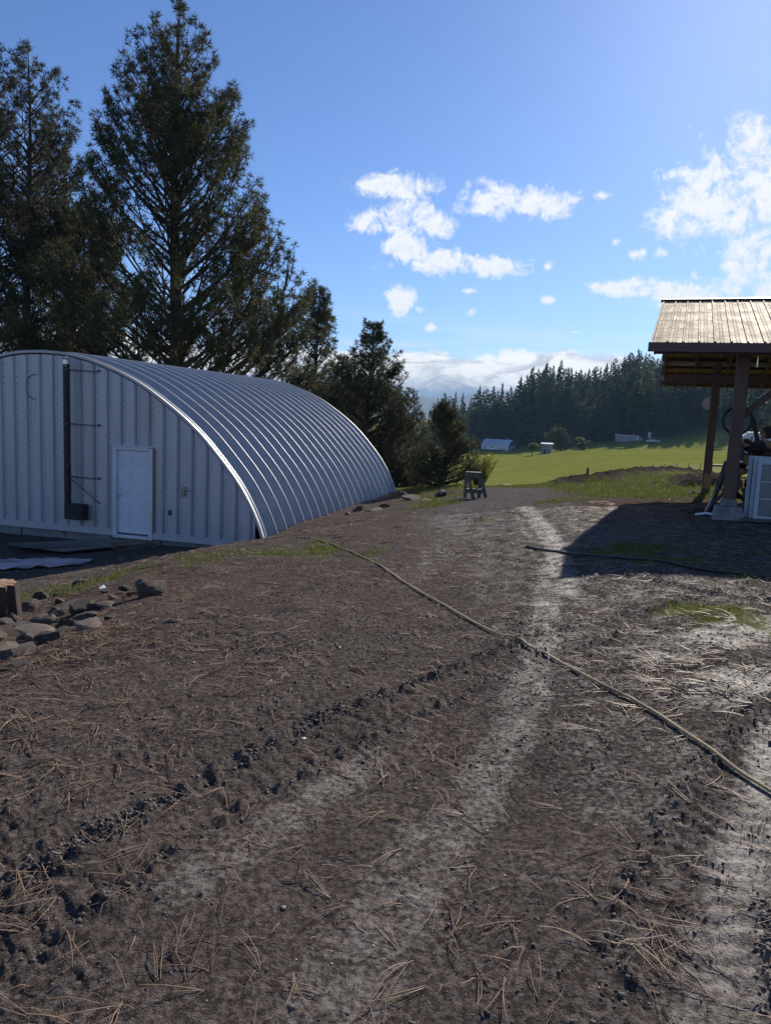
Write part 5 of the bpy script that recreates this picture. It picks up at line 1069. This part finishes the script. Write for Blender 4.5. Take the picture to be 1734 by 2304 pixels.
def pickup():
    g_ = gnd(1464, 995); t_ = thing('pickup_truck', 'white pickup truck parked right of the long grey cabin', 'pickup', (g_.x, g_.y - 2, float(base_h(g_.x, g_.y - 2)[0]) + .02), R(-6)); t_.scale = (1.0, 1.0, 1.0)
    side = [(-2.85, .55), (-2.9, .95), (-2.75, 1.08), (-1.55, 1.18), (-.75, 1.78), (.65, 1.80), (.85, 1.16), (2.75, 1.14), (2.85, .95), (2.82, .55)]
    b = MB(); b.prism([(x, 0, z) for x, z in side], (0, -.95, 0), (0, .95, 0)); b.build('body', M['car_paint'], t_, bevel=.05)
    for s in (-1, 1):
        b = MB(); b.prism([(-1.35, 0, 1.22), (-.72, 0, 1.70), (-.12, 0, 1.70), (-.12, 0, 1.22)], (0, s * .955, 0), (0, s * .965, 0)); b.build('window', M['glass'], t_); b = MB(); b.prism([(-.02, 0, 1.22), (-.02, 0, 1.70), (.55, 0, 1.70), (.70, 0, 1.22)], (0, s * .955, 0), (0, s * .965, 0)); b.build('window', M['glass'], t_)
        for x in (-1.85, 1.75): b = MB(); b.cyl((x, s * .72, .38), (x, s * .99, .38), .38, n=18); w = b.build('wheel', M['rubber'], t_, True); b = MB(); b.cyl((x, s * .985, .38), (x, s * 1.0, .38), .22, n=12); b.build('rim', M['chrome'], w, True)
        b = MB(); b.box((-2.88, s * .7, .88), (.06, .35, .18)); b.build('headlight', M['chrome'], t_); b = MB(); b.box((2.85, s * .82, .9), (.06, .16, .3)); b.build('tail_light', M['red_rail'], t_)
    b = MB(); b.box((1.8, 0, 1.12), (1.8, 1.6, .06)); b.build('bed', M['skirting'], t_); b = MB(); b.box((-2.93, 0, .6), (.12, 1.85, .2)); b.build('bumper', M['chrome'], t_)
pickup()
# wire fence running over the rise at the right
fp = [at(1440 + i * 27, 1062 - i * 3.2, 76 + i * 2.2) for i in range(13)]; W0 = fp[0]; fz = [float(base_h(p.x, p.y)[0]) for p in fp]
wf = thing('wire_fence', 'thin wire fence on steel posts along the grassy rise', 'fence', (W0.x, W0.y, fz[0]))
for p, z in zip(fp, fz): MB().box((p.x - W0.x, p.y - W0.y, z - fz[0] + .65), (.06, .06, 1.45)).build('post', M['grey_wood'], wf)
for hgt in (.35, .75, 1.2): MB().tube([(p.x - W0.x, p.y - W0.y, z - fz[0] + hgt) for p, z in zip(fp, fz)], .008, 4).build('wire', M['chrome'], wf)
g_ = gnd(1165, 1024); k = g_.y / FPX; fg = thing('rail_fence', 'short run of wooden rail fence below the white house', 'fence', (g_.x, g_.y, float(base_h(g_.x, g_.y)[0])))
for dx in (-8, -4, 0, 4, 9): MB().box((dx * k, 0, 2.8 * k), (.8 * k, .8 * k, 6 * k)).build('post', M['grey_wood'], fg)
for z in (2.2, 4.4): MB().bar((-8 * k, -.2, z * k), (9 * k, -.2, z * k), .1, .5 * k).build('rail', M['grey_wood'], fg)

# ------------------------------------------------------------------ litter on the yard
def wedge(n, d0, d1, amax=.60):
    d = np.sqrt(rng.uniform(d0 * d0, d1 * d1, n)); a = rng.uniform(-amax, amax, n); return d * np.sin(a), d * np.cos(a)
def needles(cx_, cy_, per, spread, Lr, rad_):
    n = len(cx_); X = np.repeat(cx_, per); Y = np.repeat(cy_, per); N = len(X)
    th0 = np.repeat(rng.uniform(0, 6.28, n), per) + rng.normal(0, .28, N); X = X + rng.normal(0, spread, N); Y = Y + rng.normal(0, spread, N)
    L = rng.uniform(*Lr, N); cv = rng.normal(0, .55, N); u = np.array([0, .34, .67, 1.0])
    ang = th0[:, None] + cv[:, None] * u; st = L[:, None] / 3; px_ = X[:, None] + np.concatenate([np.zeros((N, 1)), np.cumsum(np.cos(ang[:, :3]) * st, 1)], 1); py_ = Y[:, None] + np.concatenate([np.zeros((N, 1)), np.cumsum(np.sin(ang[:, :3]) * st, 1)], 1)
    pz = full_h(px_.ravel(), py_.ravel()).reshape(N, 4); top = np.maximum(pz, pz.mean(1, keepdims=True)); pz = top + rad_ + np.abs(rng.normal(0, .006, (N, 1))) * np.array([.2, 1, 1.2, .6]) + np.abs(rng.normal(0, .012, (N, 1))) * u
    P = np.stack([px_, py_, pz], -1); r = rad_ * np.array([1.0, 1.0, .8, .35]) * rng.uniform(.7, 1.2, (N, 1)); w = np.arange(3) * 2.094
    t_ = np.stack([np.cos(ang), np.sin(ang)], -1); side = np.stack([-t_[..., 1], t_[..., 0], np.zeros((N, 4))], -1); up = np.array([0, 0, 1.])
    V = (P[:, :, None] + (side[:, :, None] * np.cos(w)[:, None] + up * np.sin(w)[:, None]) * r[:, :, None, None]).reshape(-1, 3); k = np.arange(3)
    q = np.concatenate([np.stack([s * 3 + k, s * 3 + (k + 1) % 3, s * 3 + 3 + (k + 1) % 3, s * 3 + 3 + k], -1) for s in range(3)])
    return V, (q[None] + (np.arange(N) * 12)[:, None, None]).reshape(-1, 4)
sets = []
for n, d0, d1, per, sp_, Lr, rd_ in [(420, 1.3, 4.2, 3, .006, (.10, .20), .0014), (260, 1.3, 4.2, 1, 0, (.06, .18), .0013), (1000, 4.2, 9, 3, .008, (.10, .20), .0019), (500, 4.2, 9, 1, 0, (.06, .18), .0018), (1100, 9, 17, 3, .015, (.12, .22), .003), (60, 1.3, 6, 6, .03, (.10, .20), .0013), (1500, 1.3, 5, 1, 0, (.02, .08), .0012), (1500, 5, 12, 1, 0, (.03, .10), .002)]:
    x, y = wedge(n, d0, d1); dens_ = fbm(x * .8, y * .8, 3, 201) + .15 + .25 * (x < -.6) + .3 * (y > 4) * (x > 1.2); kp = dens_ > rng.uniform(-.25, .45, n); sets.append(needles(x[kp], y[kp], per, sp_, Lr, rd_))
for (px_, py_, n_) in [(60, 1490, 45), (200, 1440, 40), (330, 1480, 30), (130, 1560, 25), (40, 1690, 30), (1400, 1560, 60), (1560, 1500, 70), (1650, 1560, 60), (640, 1500, 30), (1500, 2060, 40)]:
    c_ = gnd(px_, py_); d_ = (Vector(c_) - CAM).length; x = c_.x + rng.normal(0, .16 * d_ / 3, n_); y = c_.y + rng.normal(0, .16 * d_ / 3, n_); sets.append(needles(x, y, 2, .01, (.10, .2), .0005 * d_ if d_ > 3 else .0014))
off = 0; VV = []; QQ = []
for V_, q_ in sets: VV.append(V_); QQ.append(q_ + off); off += len(V_)
tag(inst(rawmesh('fallen_pine_needles', np.concatenate(VV), None, np.concatenate(QQ), M['litter'], True), 'fallen_pine_needles'), 'tan fallen pine needles strewn over the muddy yard', 'pine needles', kind='stuff')
def lumps(x, y, s, name, mat_, label, cat, flat=.7):
    n = len(x); z = full_h(x, y); o8 = np.array([(1, 0, 0), (-1, 0, 0), (0, 1, 0), (0, -1, 0), (0, 0, 1), (0, 0, -1.)]); V = o8[None] * rng.uniform(.5, 1.15, (n, 6, 1)) + rng.normal(0, .22, (n, 6, 3)); V[..., 2] *= flat
    a = rng.uniform(0, 6.28, n); c_, s_ = np.cos(a), np.sin(a); V = np.stack([V[..., 0] * c_[:, None] - V[..., 1] * s_[:, None], V[..., 0] * s_[:, None] + V[..., 1] * c_[:, None], V[..., 2]], -1) * s[:, None, None] + np.stack([x, y, z + s * .25 * flat], -1)[:, None]
    f = np.array([(0, 2, 4), (2, 1, 4), (1, 3, 4), (3, 0, 4), (2, 0, 5), (1, 2, 5), (3, 1, 5), (0, 3, 5)]); tag(inst(rawmesh(name, V.reshape(-1, 3), (f[None] + (np.arange(n) * 6)[:, None, None]).reshape(-1, 3), None, mat_), name), label, cat, kind='stuff')
x1, y1 = wedge(13000, 1.3, 6); x2, y2 = wedge(8000, 6, 16); x = np.concatenate([x1, x2]); y = np.concatenate([y1, y2]); kp = fbm(x * 1.3, y * 1.3, 3, 15) > rng.uniform(-.45, .35, len(x)); x, y = x[kp], y[kp]
s = np.exp(rng.normal(-5.35, .55, len(x))) * np.clip(np.hypot(x, y) / 3.5, .8, 2.2); tx, ty_, ts = [], [], []
for P, w, dep, edge in TRK[:2] + TRK[4:]:
    n = 1900 if edge > .0135 else 300; i = rng.integers(0, len(P) - 1, n); f = rng.random((n, 1)); q = P[i] + (P[i + 1] - P[i]) * f; d_ = P[i + 1] - P[i]; d_ /= np.linalg.norm(d_, axis=1)[:, None]; nn = np.stack([-d_[:, 1], d_[:, 0]], -1)
    o_ = (rng.choice([-1, 1], n, p=[.12, .88]) * w * 1.15 + rng.normal(0, .032, n))[:, None]; q = q + nn * o_; kp = fbm(q[:, 0] * 2.2, q[:, 1] * 2.2, 2, 44) > -.30; tx.append(q[kp, 0]); ty_.append(q[kp, 1]); ts.append(np.exp(rng.normal(-4.95, .5, n))[kp])
x = np.concatenate([x] + tx); y = np.concatenate([y] + ty_); s = np.concatenate([s] + ts); kp = (np.hypot(x, y) > 1.1) & (np.hypot(x, y) < 25)
lumps(x[kp], y[kp], np.minimum(s[kp], .013), 'mud_clods', M['clod'], 'crumbs and clods of dark mud over the yard', 'mud')
x1, y1 = wedge(6000, 1.3, 5); x2, y2 = wedge(9000, 5, 27); x = np.concatenate([x1, x2]); y = np.concatenate([y1, y2]); s = np.exp(rng.normal(-5.75, .45, len(x))) * np.clip(np.hypot(x, y) / 3.0, .8, 3.0)
lumps(x, y, s, 'wood_chips', M['chip'], 'pale wood chips and grit scattered on the mud', 'wood chips', .35)
# grass blades
def blades(x, y, L, wd):
    n = len(x); z = full_h(x, y) - .01; a = rng.uniform(0, 6.28, n); b_ = rng.uniform(0, 6.28, n); ln = L * rng.uniform(.5, 1.25, n); bd = rng.uniform(.1, .7, n) * ln; P0 = np.stack([x, y, z], -1); sd_ = np.stack([np.cos(a), np.sin(a), 0 * a], -1) * (wd * rng.uniform(.7, 1.3, n))[:, None]; l1 = np.stack([np.cos(b_) * bd * .35, np.sin(b_) * bd * .35, ln * .6], -1); l2 = np.stack([np.cos(b_) * bd, np.sin(b_) * bd, ln], -1)
    return np.stack([P0 - sd_, P0 + sd_, P0 + l1 + sd_ * .7, P0 + l1 - sd_ * .7, P0 + l2], 1).reshape(-1, 3), n
BV = []; nb_ = 0
for n, d0, d1, L, wd, am in [(50000, 2, 12, .04, .0022, .60), (100000, 9, 20, .05, .0045, .60), (90000, 17, 34, .06, .009, .55)]:
    x, y = wedge(n, d0, d1, am); g0 = masks(x, y)[0]; kp = g0 > rng.uniform(.25, 1.0, n); v_, k_ = blades(x[kp], y[kp], L * (.6 + .8 * g0[kp]), wd); BV.append(v_); nb_ += k_
BV = np.concatenate(BV); i5 = (np.arange(nb_) * 5)[:, None]
tag(inst(rawmesh('grass', BV, i5 + np.array([[3, 2, 4]]), i5 + np.array([[0, 1, 2, 3]]), M['grass']), 'grass'), 'short green grass on the bank and verges', 'grass', kind='stuff')

# ------------------------------------------------------------------ haze in the valley air
HZ = MB(); HZ.box((0, 3500, 62), (17000, 13500, 256)); hz = HZ.build('haze', None); hm, ht_ = mat_new('haze'); pv = ht_.n('VolumePrincipled', {'Color': (0.42, 0.68, 1.0, 1), 'Density': 1.4e-4, 'Anisotropy': 0.0}); ho = ht_.n('OutputMaterial'); ht_.t.links.new(pv.outputs[0], ho.inputs['Volume']); hz.data.materials.append(hm); tag(hz, 'thin pale haze in the valley air', 'haze', kind='stuff')
print('TREES', NTREE)
